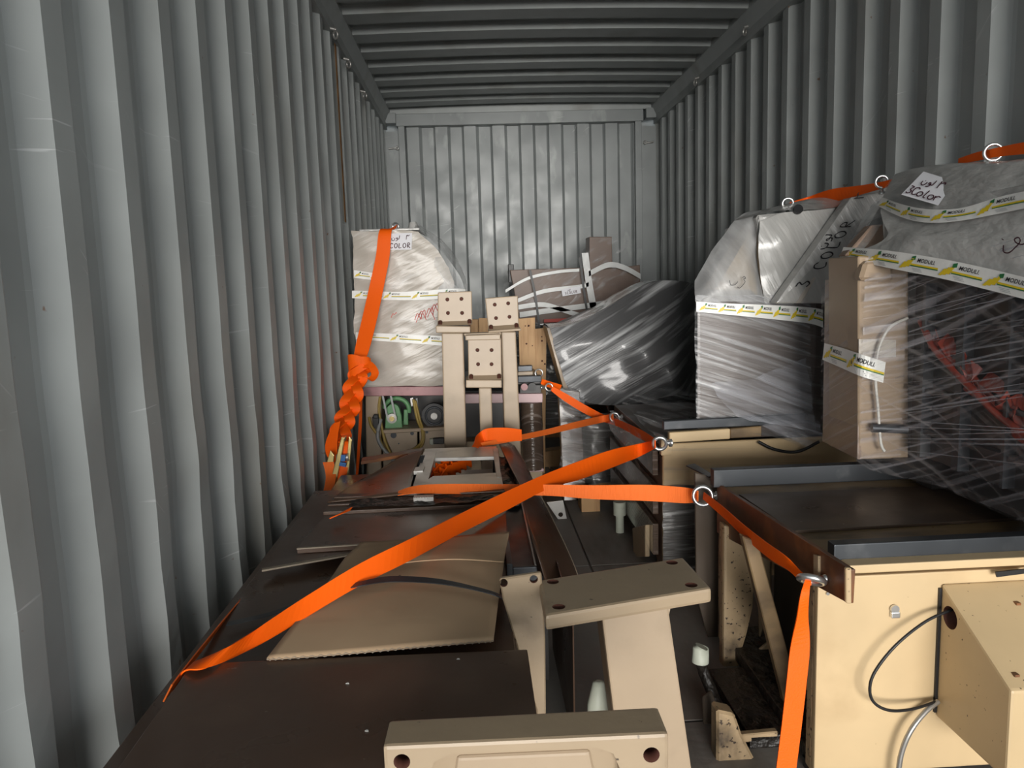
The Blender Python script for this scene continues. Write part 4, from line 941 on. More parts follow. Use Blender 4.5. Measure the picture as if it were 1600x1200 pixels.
sh = MB(); patch(sh, rows, 5, 5, .01, 10); sh.build('stretch_film', 'f_bag', t)
gm = MB(); rows = [[P(1200+14*i, 700-2*i+2*R_.random(), Y=2.90) for i in range(6)], [P(1210+14*i, 712-2*i, Y=2.88) for i in range(6)]]
b = MB(); b.tube(spline([P(1185, 690, Y=2.90), P(1210, 702, Y=2.89), P(1245, 706, Y=2.88), P(1280, 690, Y=2.84)], 8), .006, 8); b.build('black_cable', 'black', t)
E3 = P(1031, 693, X=xl2-.04); E4 = P(960, 652, X=xl2-.04)
eye_bolt(t, E3, (.2, 1, .15), (1, .1, 0), .024, .007); eye_bolt(t, E4, (.3, 1, .1), (1, 0, 0), .022, .006)
MB().box(xl2-.012, xl2+.03, YF2-.02, YF2+.01, P(1036, 710, Y=YF2).z, P(1036, 686, Y=YF2).z).build('corner_bracket', 'cream', t, bevel=.003)
# feet and bits under it
for y in (YF2+.15, YK2-.15):
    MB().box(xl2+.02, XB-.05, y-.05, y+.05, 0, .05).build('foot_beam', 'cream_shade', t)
b = MB(); c = P(968, 790, X=xl2-.06); b.tube([(c.x, c.y, c.z-.045), (c.x, c.y, c.z+.02)], .03, 14); b.tube([(c.x, c.y, 0), (c.x, c.y, c.z-.045)], .02, 10); b.build('white_foot', 'white_plastic', t)
prism_at(t, [(988, 825), (1008, 820), (1008, 870), (990, 870)], 'cream_bracket', 'cream_shade', (.02, 0, 0), X=xl2-.05)

# ------------------------------------------------------------------ wrapped print head standing on it
zh = zt2+.0
t = thing('wrapped_printing_unit', 'grey plastic-bagged machine head with a tape band, standing on the second machine base', 'machine', (1.2, 3.6, zh))
YH = 2.97
x0 = P(1089, 560, Y=YH).x; x1 = P(1266, 560, Y=YH).x; z1 = P(1089, 470, Y=YH).z
MB().prism([(x0, YH, zh), (x1+.02, YH, zh), (XB, YH+.1, zh), (XB, YH+.5, zh), (x0+.20, YH+.5, zh)], (0, 0, z1-zh)).build('body', 'headbox', t, bevel=.012)
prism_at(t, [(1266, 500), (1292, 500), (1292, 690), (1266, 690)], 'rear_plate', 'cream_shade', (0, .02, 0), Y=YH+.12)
rows = [[P(1086+36*k+(y-460)*.01, y, Y=YH-.012-.02*math.sin(math.pi*k/5)-.01*(y > 560)) for k in range(6)] for y in (462, 500, 540, 580, 620, 660)]
sh = MB(); patch(sh, rows, 5, 5, .008, 8); sh.build('stretch_film', 'f_wrap', t)
# things inside the bag
MB().prism([P(1118, 452, Y=YH+.06), P(1178, 352, Y=YH+.12), P(1184, 462, Y=YH+.06)], (0, .16, 0)).build('cream_cover', 'cream', t, bevel=.004)
prism_at(t, [(1112, 455), (1182, 452), (1186, 470), (1112, 470)], 'cover_foot', 'bag_grey', (0, .1, 0), Y=YH+.03, bev=.02)
prism_at(t, [(1182, 336), (1292, 326), (1226, 470), (1196, 470)], 'grey_cover', 'bag_grey', (0, .06, 0), Y=YH+.02, bev=.01)
rows = [[P(1085, 438, Y=YH+.05), P(1112, 395, Y=YH+.08), P(1142, 352, Y=YH+.12), P(1166, 333, Y=YH+.16), P(1192, 330, Y=YH+.16)],
        [P(1090, 470, Y=YH-.01), P(1120, 420, Y=YH+.0), P(1150, 375, Y=YH+.04), P(1172, 342, Y=YH+.08), P(1190, 334, Y=YH+.06)],
        [P(1120, 472, Y=YH-.02), P(1145, 440, Y=YH-.03), P(1166, 400, Y=YH-.01), P(1180, 360, Y=YH+.04), P(1188, 338, Y=YH+.02)],
        [P(1160, 473, Y=YH-.02), P(1172, 445, Y=YH-.02), P(1180, 410, Y=YH+.01), P(1183, 370, Y=YH+.02), P(1187, 342, Y=YH)],
        [P(1195, 474, Y=YH-.02), P(1190, 450, Y=YH), P(1185, 415, Y=YH+.03), P(1184, 375, Y=YH+.02), P(1185, 345, Y=YH)]]
sh = MB(); patch(sh, rows, 6, 6, .008, 8); sh.build('plastic_bag', 'f_bag_dense', t)
rows = [[P(1186, 345, Y=YH), P(1184, 380, Y=YH-.02), P(1188, 425, Y=YH-.01), P(1196, 474, Y=YH-.02)],
        [P(1225, 334, Y=YH), P(1222, 375, Y=YH-.03), P(1218, 420, Y=YH-.02), P(1212, 474, Y=YH-.02)],
        [P(1262, 330, Y=YH), P(1256, 370, Y=YH-.02), P(1244, 420, Y=YH-.02), P(1232, 474, Y=YH-.02)],
        [P(1306, 324, Y=YH), P(1288, 370, Y=YH-.02), P(1262, 420, Y=YH-.02), P(1240, 474, Y=YH-.02)]]
sh = MB(); patch(sh, rows, 6, 6, .006, 9); sh.build('plastic_bag', 'bag_grey', t)
rows = [[P(1150, 345, Y=YH+.12), P(1190, 334, Y=YH+.02), P(1230, 330, Y=YH), P(1300, 324, Y=YH), P(1390, 300, Y=YH)], [P(1165, 334, Y=YH+.2), P(1192, 328, Y=YH+.18), P(1232, 319, Y=YH+.16), P(1300, 306, Y=YH+.16), P(1390, 288, Y=YH+.2)],
        [P(1170, 333, Y=YH+.45), P(1195, 328, Y=YH+.45), P(1235, 320, Y=YH+.45), P(1300, 306, Y=YH+.45), P(1390, 290, Y=YH+.45)]]
sh = MB(); patch(sh, rows, 6, 6, .006, 9); sh.build('plastic_bag', 'bag_grey', t)
MB().box(P(1180, 400, Y=YH+.1).x, XB, YH+.09, YH+.5, z1, P(1200, 345, Y=YH+.1).z).build('inner_body', 'bag_grey', t, bevel=.02)
# slanting wrapped cover with handwriting
YS = YH-.10
sq = [P(1212, 474, Y=YS), P(1290, 474, Y=YS), P(1390, 298, Y=YS), P(1330, 308, Y=YS)]
MB().prism(sq, (0, .07, 0)).build('slanted_cover', 'bag_grey', t, bevel=.008)
fold = [P(1244, 474, Y=YS-.004), P(1252, 474, Y=YS-.004), P(1354, 304, Y=YS-.004), P(1348, 305, Y=YS-.004)]
MB().prism(fold, (0, .008, 0)).build('fold', 'bag', t, bevel=.003)
dvec = (sq[3]-sq[0]).normalized()
Wc = (sq[3]-sq[0]).length; Hc = (sq[1]-sq[0]).length
fn = quad_fn(sq[1].lerp(sq[0], .5), sq[2].lerp(sq[3], .5), sq[0], sq[3], Wc, Hc*.5, V((0, -.010, 0)))
b = MB(); write(b, fn, ['3'], .07, .02, .05, .005); write(b, fn, ['C', 'O', 'L', 'O', 'R'], .15, .0, .05, .005, adv=.9); write(b, fn, ['lwn'], .24, .05, .045, .005); write(b, fn, ['2a'], .46, .03, .05, .005)
b.build('handwriting', 'ink', t)
b = MB(); fr = lambda u, v: P(1140+u, 440-v, Y=YH-.055)
stroke(b, fr, [(0, 2), (2, -5), (8, -5), (13, 0)], 1.); stroke(b, fr, [(20, 6), (23, 8), (25, 5), (22, 4), (24, -1), (16, -10), (12, -8)], 1.); b.build('handwriting', 'ink', t)
yt = YH-.045
tape(t, [(P(1088, 487, Y=yt+.01), P(1088, 471, Y=yt+.01)), (P(1130, 491, Y=yt-.005), P(1130, 474, Y=yt-.005)), (P(1190, 497, Y=yt-.01), P(1190, 476, Y=yt-.01)), (P(1262, 505, Y=yt), P(1262, 480, Y=yt)), (P(1286, 512, Y=yt), P(1286, 484, Y=yt))], .026, 7, small=True)
# loose film trailing down on the table
rows = [[P(1110, 600, Y=YH-.03), P(1130, 625, Y=YH-.06), P(1150, 650, Y=YH-.14)], [P(1180, 590, Y=YH-.04), P(1190, 622, Y=YH-.08), P(1195, 660, Y=YH-.18)], [P(1262, 560, Y=YH-.03), P(1268, 610, Y=YH-.10), P(1275, 672, Y=YH-.22)]]
sh = MB(); patch(sh, rows, 6, 6, .014, 9); sh.build('stretch_film', 'f_haze', t)
E5 = P(1231, 318, Y=YH+.18)
eye_bolt(t, E5, (.3, 1, .1), (0, 0, -1), .021, .0055)
b = MB(); b.disc(P(1246, 328, Y=YH-.01), (0, -1, .3), .018, .012, 14); b.build('lever_knob', 'black', t, bevel=.003)
b = MB(); b.tube([P(1385, 295, Y=YH+.05), P(1382, 280, Y=YH+.05)], .014, 10); b.build('post_end', 'zinc', t)

# ------------------------------------------------------------------ nearest wrapped head on the table
XS = 1.175; XD = 1.285; Yh0, Yh1, YhN = 2.545, 2.29, 1.60
t = thing('wrapped_printing_unit', 'large dark machine head under stretch film and a taped grey bag, at the right edge', 'machine', (1.35, 2.0, zt1))
zb = P(1340, 718, X=XS).z; zf = P(1342, 438, X=XS).z
MB().prism([P(1285, 690, X=XS), P(1340, 718, X=XS), P(1342, 438, X=XS), P(1289, 437, X=XS)], (.012, 0, 0)).build('side_panel', 'headpanel', t, bevel=.002)
prism_at(t, [(1341, 718), (1420, 716), (1420, 405), (1395, 402), (1341, 400)], 'end_cover', 'headcover', (0, .2, 0), Y=Yh1+.01, bev=.004)
prism_at(t, [(1342, 530), (1400, 531), (1400, 558), (1342, 560)], 'name_plate', 'bag', (0, .004, 0), Y=Yh1+.003, bev=0)
prism_at(t, [(1343, 438), (1352, 408), (1395, 405), (1398, 440)], 'cream_cap', 'headcover', (0, .05, 0), Y=Yh1-.02, bev=.01)
MB().box(XD+.05, XB, YhN, Yh1, zb+.02, 1.20).build('dark_body', 'dark', t, bevel=.004)
MB().box(XD+.0, XB, YhN, Yh1+.2, zb-.02, zb).build('floor_plate', 'dark', t, bevel=.003)
for y in (1.72, 2.2): MB().box(1.33, 1.46, y-.04, y+.04, zt1+.009, zb-.02).build('support_block', 'dark', t)
for y, w_ in ((2.18, .014), (2.0, .03), (1.82, .012), (1.7, .02)):
    MB().box(XD+.018, XD+.05, y, y+w_, zb+.03, 1.16).build('inner_post', 'steel_dark', t)
for z in (.72, .84, .95, 1.04): MB().box(XD+.025, XD+.05, YhN+.02, Yh1-.02, z, z+.014).build('inner_rail', 'steel_dark', t)
b = MB();  # tube and ribbons added to stand for orange strap reflections in the film
b.tube(spline([(XD+.03, 2.22, 1.05), (XD+.022, 2.14, .98), (XD+.02, 2.05, .93), (XD+.02, 1.95, .88), (XD+.022, 1.85, .83), (XD+.02, 1.74, .80), (XD+.03, 1.62, .77)], 6), .010, 8); b.build('flexible_duct', 'red_cable', t)
b = MB()
for k in range(16):
    f = k/15; y_, z_ = 2.21-.56*f, 1.03-.27*f
    q = [V((XD+.030+R_.uniform(-.008, .006), y_+R_.uniform(-.05, .05)-.05*m_, z_+R_.uniform(-.035, .035)-.02*m_)) for m_ in range(4)]
    strap_mesh(b, [(p, V((R_.uniform(-1, 1), R_.uniform(-.5, .5), 1)), R_.uniform(.02, .045)) for p in q], 5, .002)
b.build('cable_tangle', 'red_cable', t)['kind'] = 'stuff'
b = MB(); b.tube(spline([P(1418, 497, Y=Yh1-.01), P(1390, 512, Y=Yh1-.02), P(1373, 545, Y=Yh1-.02), P(1368, 590, Y=Yh1-.02), P(1372, 640, Y=Yh1-.02), P(1376, 690, Y=Yh1-.03), P(1382, 705, Y=Yh1-.03)], 8), .0045, 8); b.build('white_hose', 'white_cable', t)
b = MB(); c = P(1372, 668, Y=Yh1-.02); b.tube([c+V((-.02, 0, 0)), c+V((.08, -.02, -.005))], .014, 12); b.build('cylinder', 'steel_dark', t)
# stretch film over the dark side, both directions
for i, (m_, dx) in enumerate((('f_head', 0), ('f_head2', .008))):
    rows = [[V((XS+.0+(XD-XS)*min(1, k/2.2)-.003-dx, Yh1-.004-(Yh1-YhN)*k/6, zb-.02+(1.22-zb)*j/4-.012*k*(1 if j == 4 else 0))) for j in range(5)] for k in range(7)]
    sh = MB(); patch(sh, rows, 5, 5, .003, 5); sh.build('stretch_film', m_, t)
b = MB()
for i in range(30):
    ya_ = Yh1-.02-.08*R_.random(); za = .66+.018*i
    b.add([], [])
    p0 = V((XD-.02, ya_, za)); p1 = V((XD-.014, YhN, za+.08+.10*R_.random()))
    ww = R_.choice((.0015, .002, .003, .0045)); strap_mesh(b, [(p0, (0, 0, 1), ww), (p0.lerp(p1, .5), (0, 0, 1), ww*1.2), (p1, (0, 0, 1), ww)], 2, .0006)
bn = b.build('film_ropes', 'f_haze', t); bn['kind'] = 'stuff'
sh = MB(); rows = [[P(1283, 437+50*j, X=XS-.006) for j in range(6)], [P(1312, 438+53*j, X=XS-.008) for j in range(6)], [P(1341, 438+56*j, X=XS-.006) for j in range(6)]]; patch(sh, rows, 4, 4, .002, 8); sh.build('stretch_film', 'f_head', t)
sh = MB(); rows = [[V((XS-.004, Yh1-.012, zb+(1.24-zb)*j/4)) for j in range(5)], [V((XS+.06, Yh1-.03, zb+(1.24-zb)*j/4)) for j in range(5)], [V((XD, Yh1-.04, zb+(1.24-zb)*j/4)) for j in range(5)]]; patch(sh, rows, 4, 4, .003, 8); sh.build('stretch_film', 'f_head', t)
# bag on top
MB().box(1.33, XB, 1.5, 2.5, 1.18, 1.40).build('inner_cover', 'bag_grey', t, bevel=.03)
rows = [[P(1330, 398, X=1.20), P(1400, 409, X=1.21), P(1500, 430, X=1.245), P(1600, 458, X=1.265), P(1720, 490, X=1.28)],
        [P(1470-140+54, 372, X=1.235), P(1430, 376, X=1.235), P(1510, 382, X=1.26), P(1600, 395, X=1.28), P(1720, 410, X=1.30)],
        [P(1375, 335, X=1.28), P(1440, 352, X=1.28), P(1510, 345, X=1.30), P(1600, 325, X=1.32), P(1720, 315, X=1.33)],
        [P(1382, 305, X=1.34), P(1440, 318, X=1.31), P(1510, 316, X=1.32), P(1600, 298, X=1.34), P(1720, 280, X=1.35)],
        [P(1396, 276, X=1.40), P(1450, 263, X=1.39), P(1520, 259, X=1.39), P(1600, 252, X=1.40), P(1720, 240, X=1.40)],
        [P(1400, 272, X=1.48), P(1455, 262, X=1.48), P(1520, 258, X=1.48), P(1600, 251, X=1.48), P(1720, 238, X=1.48)]]
sh = MB(); patch(sh, rows, 7, 6, .008, 7, stretch=(1, .6, 1.6)); sh.build('plastic_bag', 'bag_grey', t)
rows = [[P(1312, 397, X=1.20), P(1330, 370, X=1.25), P(1352, 335, X=1.30), P(1376, 300, X=1.38), P(1398, 274, X=1.45)], [P(1326, 399, X=1.20), P(1346, 372, X=1.24), P(1362, 345, X=1.28), P(1384, 312, X=1.34), P(1410, 272, X=1.42)], [P(1338, 404, X=1.20), P(1358, 380, X=1.23), P(1376, 352, X=1.27), P(1398, 325, X=1.32), P(1425, 268, X=1.40)]]
sh = MB(); patch(sh, rows, 6, 6, .008, 9); sh.build('plastic_bag', 'f_bag', t)
prism_at(t, [(1320, 400), (1362, 352), (1380, 350), (1384, 400)], 'brown_carton', 'headpanel', (0, .05, 0), Y=2.42, bev=.004)
tape(t, [(P(1312, 402, X=1.19), P(1318, 386, X=1.195)), (P(1380, 417, X=1.195), P(1384, 391, X=1.20)), (P(1470, 435, X=1.225), P(1474, 405, X=1.23)), (P(1540, 452, X=1.245), P(1546, 420, X=1.25)), (P(1610, 470, X=1.255), P(1614, 436, X=1.26)), (P(1720, 500, X=1.27), P(1720, 458, X=1.272))], .055, 6.3, out=(-1, -.2, 0))
tape(t, [(P(1370, 321, X=1.30), P(1378, 308, X=1.315)), (P(1410, 340, X=1.275), P(1412, 320, X=1.285)), (P(1450, 348, X=1.27), P(1452, 327, X=1.28)), (P(1500, 345, X=1.285), P(1502, 325, X=1.295)), (P(1560, 334, X=1.30), P(1560, 308, X=1.31)), (P(1610, 324, X=1.305), P(1610, 297, X=1.315)), (P(1720, 305, X=1.315), P(1720, 275, X=1.325))], .05, 5.3, out=(-1, -.2, .2))
tape(t, [(P(1285, 562, X=XS-.012), P(1288, 536, X=XS-.012)), (P(1315, 575, X=XS-.014), P(1317, 544, X=XS-.014)), (P(1345, 588, X=XS-.012), P(1347, 554, X=XS-.012)), (P(1380, 598, Y=Yh1-.03), P(1384, 566, Y=Yh1-.03))], .05, 2.0, first=.02, out=(-.7, -.7, 0))
q = [P(1408, 304, X=1.285), P(1466, 321, X=1.30), P(1443, 268, X=1.36), P(1492, 283, X=1.36)]
MB().add(q, [(0, 1, 3, 2)]).build('paper_note', 'paper', t)
fn = quad_fn(q[0], q[1], q[2], q[3], .15, .12, V((-.003, -.002, .002)))
b = MB(); write(b, fn, ['3', 'C', 'o', 'l', 'o', 'r'], .008, .012, .036, .0045, adv=.62); write(b, fn, ['lwn'], .034, .062, .035, .0045); write(b, fn, ['2a'], .104, .066, .035, .0045); b.build('handwriting', 'purple_ink', t)
b = MB(); fr = lambda u, v: P(1562+u, 385-v, X=1.262)
stroke(b, fr, [(6, 2), (6, -8), (14, -10), (24, -2), (32, 8), (29, 14), (23, 11), (27, 5), (38, 4), (46, 18)], 2.); stroke(b, fr, [(3, 12), (6, 10)], 1.5); b.build('handwriting', 'purple_ink', t)
E6 = P(1552, 238, X=1.44); E7 = P(1378, 284, X=1.44)
eye_bolt(t, E6, (.4, 1, 0), (0, 0, -1), .022, .005); eye_bolt(t, E7, (.4, 1, 0), (0, 0, -1), .020, .005)

# ------------------------------------------------------------------ third base and its wrapped panel
t = thing('printing_machine', 'silver-wrapped machine base farthest along the right, behind the aisle', 'machine', (1, 4.8, 0))
YT = 4.30
xa = P(905, 700, Y=YT).x
MB().box(xa, XB, YT, 5.3, .05, P(905, 652, Y=YT).z).build('body', 'brown', t, bevel=.01)
for y in (YT+.12, 5.2): MB().box(xa+.02, XB-.1, y-.06, y+.06, 0, .05).build('sleeper', 'pine', t)
rows = [[P(903+14*k, y, Y=YT-.03-.03*math.sin(math.pi*k/5)) for k in range(6)] for y in (646, 665, 690, 720, 755)]
sh = MB(); patch(sh, rows, 6, 6, .016, 8, stretch=(1, 1, 3)); sh.build('film_wrap', 'silver_low', t)
prism_at(t, [(848, 706), (878, 702), (880, 738), (850, 740)], 'pallet_block', 'pine', (0, .1, 0), Y=4.9)
t = thing('wrapped_machine_part', 'broad dark grey machine part swathed in glossy silver stretch film, centre of the container', 'machine part', (.95, 4.7, .65))
YP = 4.40
rows = [[P(858, 512, Y=YP), P(866, 540, Y=YP-.03), P(876, 572, Y=YP-.06), P(884, 600, Y=YP-.06), P(892, 622, Y=YP-.04)],
        [P(900, 505, Y=YP+.02), P(910, 535, Y=YP-.06), P(922, 570, Y=YP-0.035), P(934, 604, Y=YP-0.040), P(940, 632, Y=YP-.10)],
        [P(945, 482, Y=YP+.06), P(958, 520, Y=YP-.04), P(970, 562, Y=YP-0.040), P(980, 602, Y=YP-0.055), P(985, 632, Y=YP-0.035)],
        [P(985, 457, Y=YP+.12), P(1000, 500, Y=YP+.04), P(1012, 550, Y=YP-.10), P(1022, 596, Y=YP-0.050), P(1026, 624, Y=YP-0.035)],
        [P(1022, 440, Y=YP+.18), P(1036, 480, Y=YP+.12), P(1046, 530, Y=YP+.0), P(1054, 580, Y=YP-.08), P(1058, 618, Y=YP-.06)],
        [P(1060, 439, Y=YP+.22), P(1066, 480, Y=YP+.16), P(1070, 530, Y=YP+.10), P(1074, 580, Y=YP+.06), P(1078, 620, Y=YP+.06)],
        [P(1083, 443, Y=YP+.34), P(1088, 480, Y=YP+.32), P(1091, 530, Y=YP+.30), P(1092, 580, Y=YP+.28), P(1092, 630, Y=YP+.28)]]
sh = MB(); patch(sh, rows, 6, 6, .005, 7, stretch=(.5, 1, 2.2)); sh.build('film_wrap', 'silver', t)
rows2 = [[r[0] for r in rows], [r[0]+V((0, .35, .0)) for r in rows], [r[0]+V((0, .7, -.05)) for r in rows]]
sh = MB(); patch(sh, rows2, 4, 6, .006, 7); sh.build('film_wrap', 'silver_low', t)
MB().prism([P(862, 520, Y=YP+.10), P(1022, 452, Y=YP+.22), P(1080, 450, Y=YP+.36), P(1086, 632, Y=YP+.36), P(892, 632, Y=YP+.10)], (0, .5, 0)).build('panel', 'grey_panel', t)
MB().prism([P(854, 512, Y=YP-.01), P(859, 512, Y=YP-.01), P(892, 620, Y=YP-.07), P(884, 622, Y=YP-.07)], (0, .25, 0)).build('edge_board', 'tan_frame', t, bevel=.002)
t = thing('leaning_board', 'film-wrapped brown board leaning at the aisle side of the silver-wrapped base', 'board', P(890, 740, Y=4.15))
q = [P(872, 606, Y=4.2), P(906, 612, Y=4.2), P(916, 752, Y=4.1), P(880, 742, Y=4.1)]
MB().prism([q[0], q[1], V((q[2].x, q[2].y, 0)), V((q[3].x, q[3].y, 0))], (0, .05, 0)).build('board', 'brown_film', t, bevel=.004)
rows = [[P(868, 604, Y=4.18), P(880, 650, Y=4.13), P(878, 700, Y=4.08), P(872, 742, Y=4.05)], [P(890, 606, Y=4.14), P(896, 655, Y=4.08), P(898, 705, Y=4.04), P(895, 755, Y=4.0)], [P(910, 612, Y=4.17), P(914, 655, Y=4.12), P(914, 705, Y=4.08), P(915, 750, Y=4.05)]]
sh = MB(); patch(sh, rows, 6, 6, .010, 12); sh.build('stretch_film', 'f_wrap', t)

# ------------------------------------------------------------------ brown cartons at the end wall
YE = 5.85
t = thing('wrapped_cartons', 'stack of brown cartons bound with white tape and black bands at the end wall', 'cartons', (.5, 6.1, 0))
def carton(pts, dp=.45, Y=YE, nm='carton'):
    return MB().prism([P(x, y, Y=Y) for x, y in pts], (0, dp, 0)).build(nm, 'brown', t, bevel=.004)
carton([(797, 422), (912, 418), (914, 478), (808, 480)]); carton([(921, 370), (956, 370), (957, 424), (921, 424)], .2, YE+.05)
carton([(914, 424), (1000, 414), (1001, 480), (914, 482)], .4, YE+.02)
carton([(806, 470), (995, 466), (990, 520), (812, 522)], .45, YE+.03)
prism_at(t, [(794, 413), (803, 413), (803, 440), (795, 442)], 'black_corner', 'black', (0, .06, 0), Y=YE+.05)
MB().box(P(815, 520, Y=YE+.05).x, P(985, 520, Y=YE+.05).x, YE+.05, YE+.5, .12, P(815, 520, Y=YE).z).build('machine_body', 'dark', t)
rows = [[P(805+34*k, y, Y=YE-.0-.03*math.sin(math.pi*k/5)) for k in range(6)] for y in (505, 540, 580, 620, 670)]
sh = MB(); patch(sh, rows, 6, 6, .02, 6, stretch=(1, 1, 3)); sh.build('film_wrap', 'silver_low', t)
MB().box(P(815, 520, Y=YE+.05).x, P(985, 520, Y=YE+.05).x, YE, YE+.5, 0, .12).build('pallet', 'pine', t)
rows = [[P(780, 470, Y=YE+.1), P(800, 420, Y=YE+.1), P(850, 412, Y=YE+.2)], [P(806, 470, Y=YE-.03), P(815, 440, Y=YE-.03), P(860, 416, Y=YE-.01)], [P(850, 480, Y=YE-.04), P(860, 450, Y=YE-.04), P(890, 414, Y=YE-.02)], [P(905, 480, Y=YE-.04), P(908, 440, Y=YE-.04), P(922, 372, Y=YE+.02)], [P(960, 480, Y=YE-.04), P(958, 430, Y=YE-.04), P(956, 371, Y=YE+.02)], [P(1004, 480, Y=YE-.02), P(1003, 425, Y=YE-.02), P(985, 392, Y=YE+.04)]]
sh = MB(); patch(sh, rows, 6, 6, .012, 7); sh.build('stretch_film', 'f_clear', t)
yy = YE-.06
def wtape(pts, wd=.035):
    b = MB(); strap_mesh(b, [(P(x, y, Y=yy), V(s_), wd) for x, y, s_ in pts], 6, .002); b.build('white_tape', 'white_strap', t)
U = (0, 0, 1)
wtape([(790, 455, U), (825, 435, U), (870, 425, U), (905, 422, U)], .022); wtape([(808, 470, U), (850, 455, U), (905, 448, U), (920, 444, U)], .03)
wtape([(810, 480, U), (850, 476, U), (890, 488, U), (925, 498, U)], .035); wtape([(812, 492, U), (860, 485, U), (930, 476, U), (985, 466, U)], .04)
wtape([(920, 428, U), (950, 414, U), (975, 418, U), (1001, 432, U)], .04)
wtape([(914, 395, (1, 0, 0)), (920, 440, (1, 0, 0)), (930, 496, (1, 0, 0))], .05)
for pts in (((828, 422), (836, 460), (843, 512)), ((906, 402), (912, 450), (919, 500))):
    b = MB(); strap_mesh(b, [(P(x, y, Y=yy-.01), (1, 0, 0), .017) for x, y in pts], 5, .002); b.build('black_band', 'black', t)
q = [P(879, 463, Y=yy-.012), P(908, 458, Y=yy-.012), P(877, 452, Y=yy-.012), P(906, 447, Y=yy-.012)]
MB().add(q, [(0, 1, 3, 2)]).build('paper_label', 'paper', t)
fn = quad_fn(q[0], q[1], q[2], q[3], .14, .055, V((0, -.003, 0))); b = MB(); write(b, fn, ['3', 'C', 'O', 'L', 'O', 'R'], .02, .01, .018, .003, adv=.9); write(b, fn, ['lwn'], .045, .034, .014, .0025); b.build('handwriting', 'purple_ink', t)
prism_at(t, [(850, 499), (905, 496), (905, 502), (850, 504)], 'red_edge', 'red_ink', (0, .01, 0), Y=YE-.05, bev=0)

# ================================================================== webbing straps
UP = V((0, 0, 1)); SIDE = V((1, 0, 0))
G = 'orange lashing straps'
def strap(name, label, pts, m='orange', k=8):
    return tag(strap_mesh(MB(), pts, k).build(name, m), label, 'strap', G)
# S2: second base -> across the cardboard -> over the left edge
strap('webbing_strap', 'orange strap running diagonally over the cardboard to the left edge of the boards',
      [(P(1024, 694, X=E3.x-.02), UP, .030), (P(1000, 703, Y=2.96), UP, .052), (P(955, 717, Y=2.80), UP, .068), (P(905, 735, Y=2.62), UP+V((0, .3, 0)), .064), (P(855, 752, Y=2.45), UP+V((0, .5, 0)), .052), (P(790, 783, Y=2.22), UP+V((0, .6, 0)), .056),
       (P(715, 820, Y=1.98), UP+V((.1, .7, 0)), .056), (P(640, 859, Y=1.72), UP+V((.1, .8, 0)), .054), (P(560, 899, Y=1.60), UP*.9+V((.12, .8, 0)), .054), (P(480, 947, Y=1.52), UP*.7+V((.15, .9, 0)), .056), (P(400, 996, Y=1.46), V((.25, .9, .45)), .060), (P(340, 1027, Z=.535), V((.35, .8, .2)), .058),
       (P(305, 1038, Z=.527), V((.35, .9, 0)), .045), (P(288, 1050, Z=.505), V((.2, .9, .1)), .04), (P(255, 1092, Z=.42), V((.2, .9, .3)), .038)], 'orange_dirty')
# S3
strap('webbing_strap', 'pale orange strap stretched level from the nearest base to the boards',
      [(E1+V((-.015, 0, 0)), UP, .034), (P(1072, 774, Y=2.42), UP, .052), (P(1010, 770, Y=2.43), UP, .054), (P(930, 769, Y=2.44), UP, .047), (P(860, 766, Y=2.42), UP+V((0, .3, 0)), .036), (P(780, 765, Y=2.39), UP+V((0, .7, 0)), .036), (P(700, 764, Y=2.36), UP+V((0, .9, 0)), .034), (P(650, 765, Y=2.36), UP+V((0, 2, 0)), .034), (P(622, 771, Z=.556), V((0, 1, .2)), .030)], 'orange_thin')
# S4
strap('webbing_strap', 'orange strap tight between the two eye bolts of the nearest base',
      [(E1+V((.0, -.01, .004)), V((.2, .2, 1)), .022), (P(1130, 800, X=E1.x), V((-.1, .2, 1)), .034), (P(1165, 832, X=E1.x-.004), V((-.2, .3, 1)), .042), (P(1200, 860, X=E1.x-.006), V((-.2, .3, 1)), .042), (P(1230, 880, X=E1.x-.004), V((-.2, .2, 1)), .034), (P(1253, 902, X=E2.x), V((0, .1, 1)), .022), (E2+V((0, .005, -.004)), V((0, .2, 1)), .02)])
# S5
strap('webbing_strap', 'orange strap hanging down from the front eye bolt beside the front panel',
      [(E2+V((-.004, 0, .012)), SIDE, .012), (P(1258, 925, Y=1.545), SIDE, .018), (P(1254, 960, Y=1.545), SIDE+V((0, .3, 0)), .028), (P(1250, 1010, Y=1.54), SIDE, .042), (P(1244, 1070, Y=1.53), SIDE, .044), (P(1236, 1140, Y=1.52), SIDE, .044), (P(1226, 1220, Y=1.51), SIDE, .044), (P(1214, 1330, Y=1.50), SIDE, .044)])
# S6 folded strap behind the frame
strap('webbing_strap', 'folded orange strap looped in front of the upright beige legs',
      [(P(738, 697, Z=.585), V((.1, 1, 0)), .03), (P(752, 688, Y=3.10), UP+V((-.4, 0, 0)), .06), (P(762, 681, Y=3.12), UP, .062), (P(790, 679, Y=3.14), UP, .058), (P(815, 680, Y=3.16), UP, .048)])
strap('webbing_strap', 'thin orange strap rising from the folded loop to the second base eye bolt',
      [(P(745, 696, Y=3.05), UP+V((0, .5, 0)), .016), (P(800, 686, Y=3.2), UP+V((0, .3, 0)), .022), (P(850, 676, Y=3.42), UP, .026), (P(900, 664, Y=3.62), UP, .032), (P(940, 655, Y=3.84), UP, .036), (P(958, 652, Y=E4.y-.01), UP, .034)], 'orange_thin')
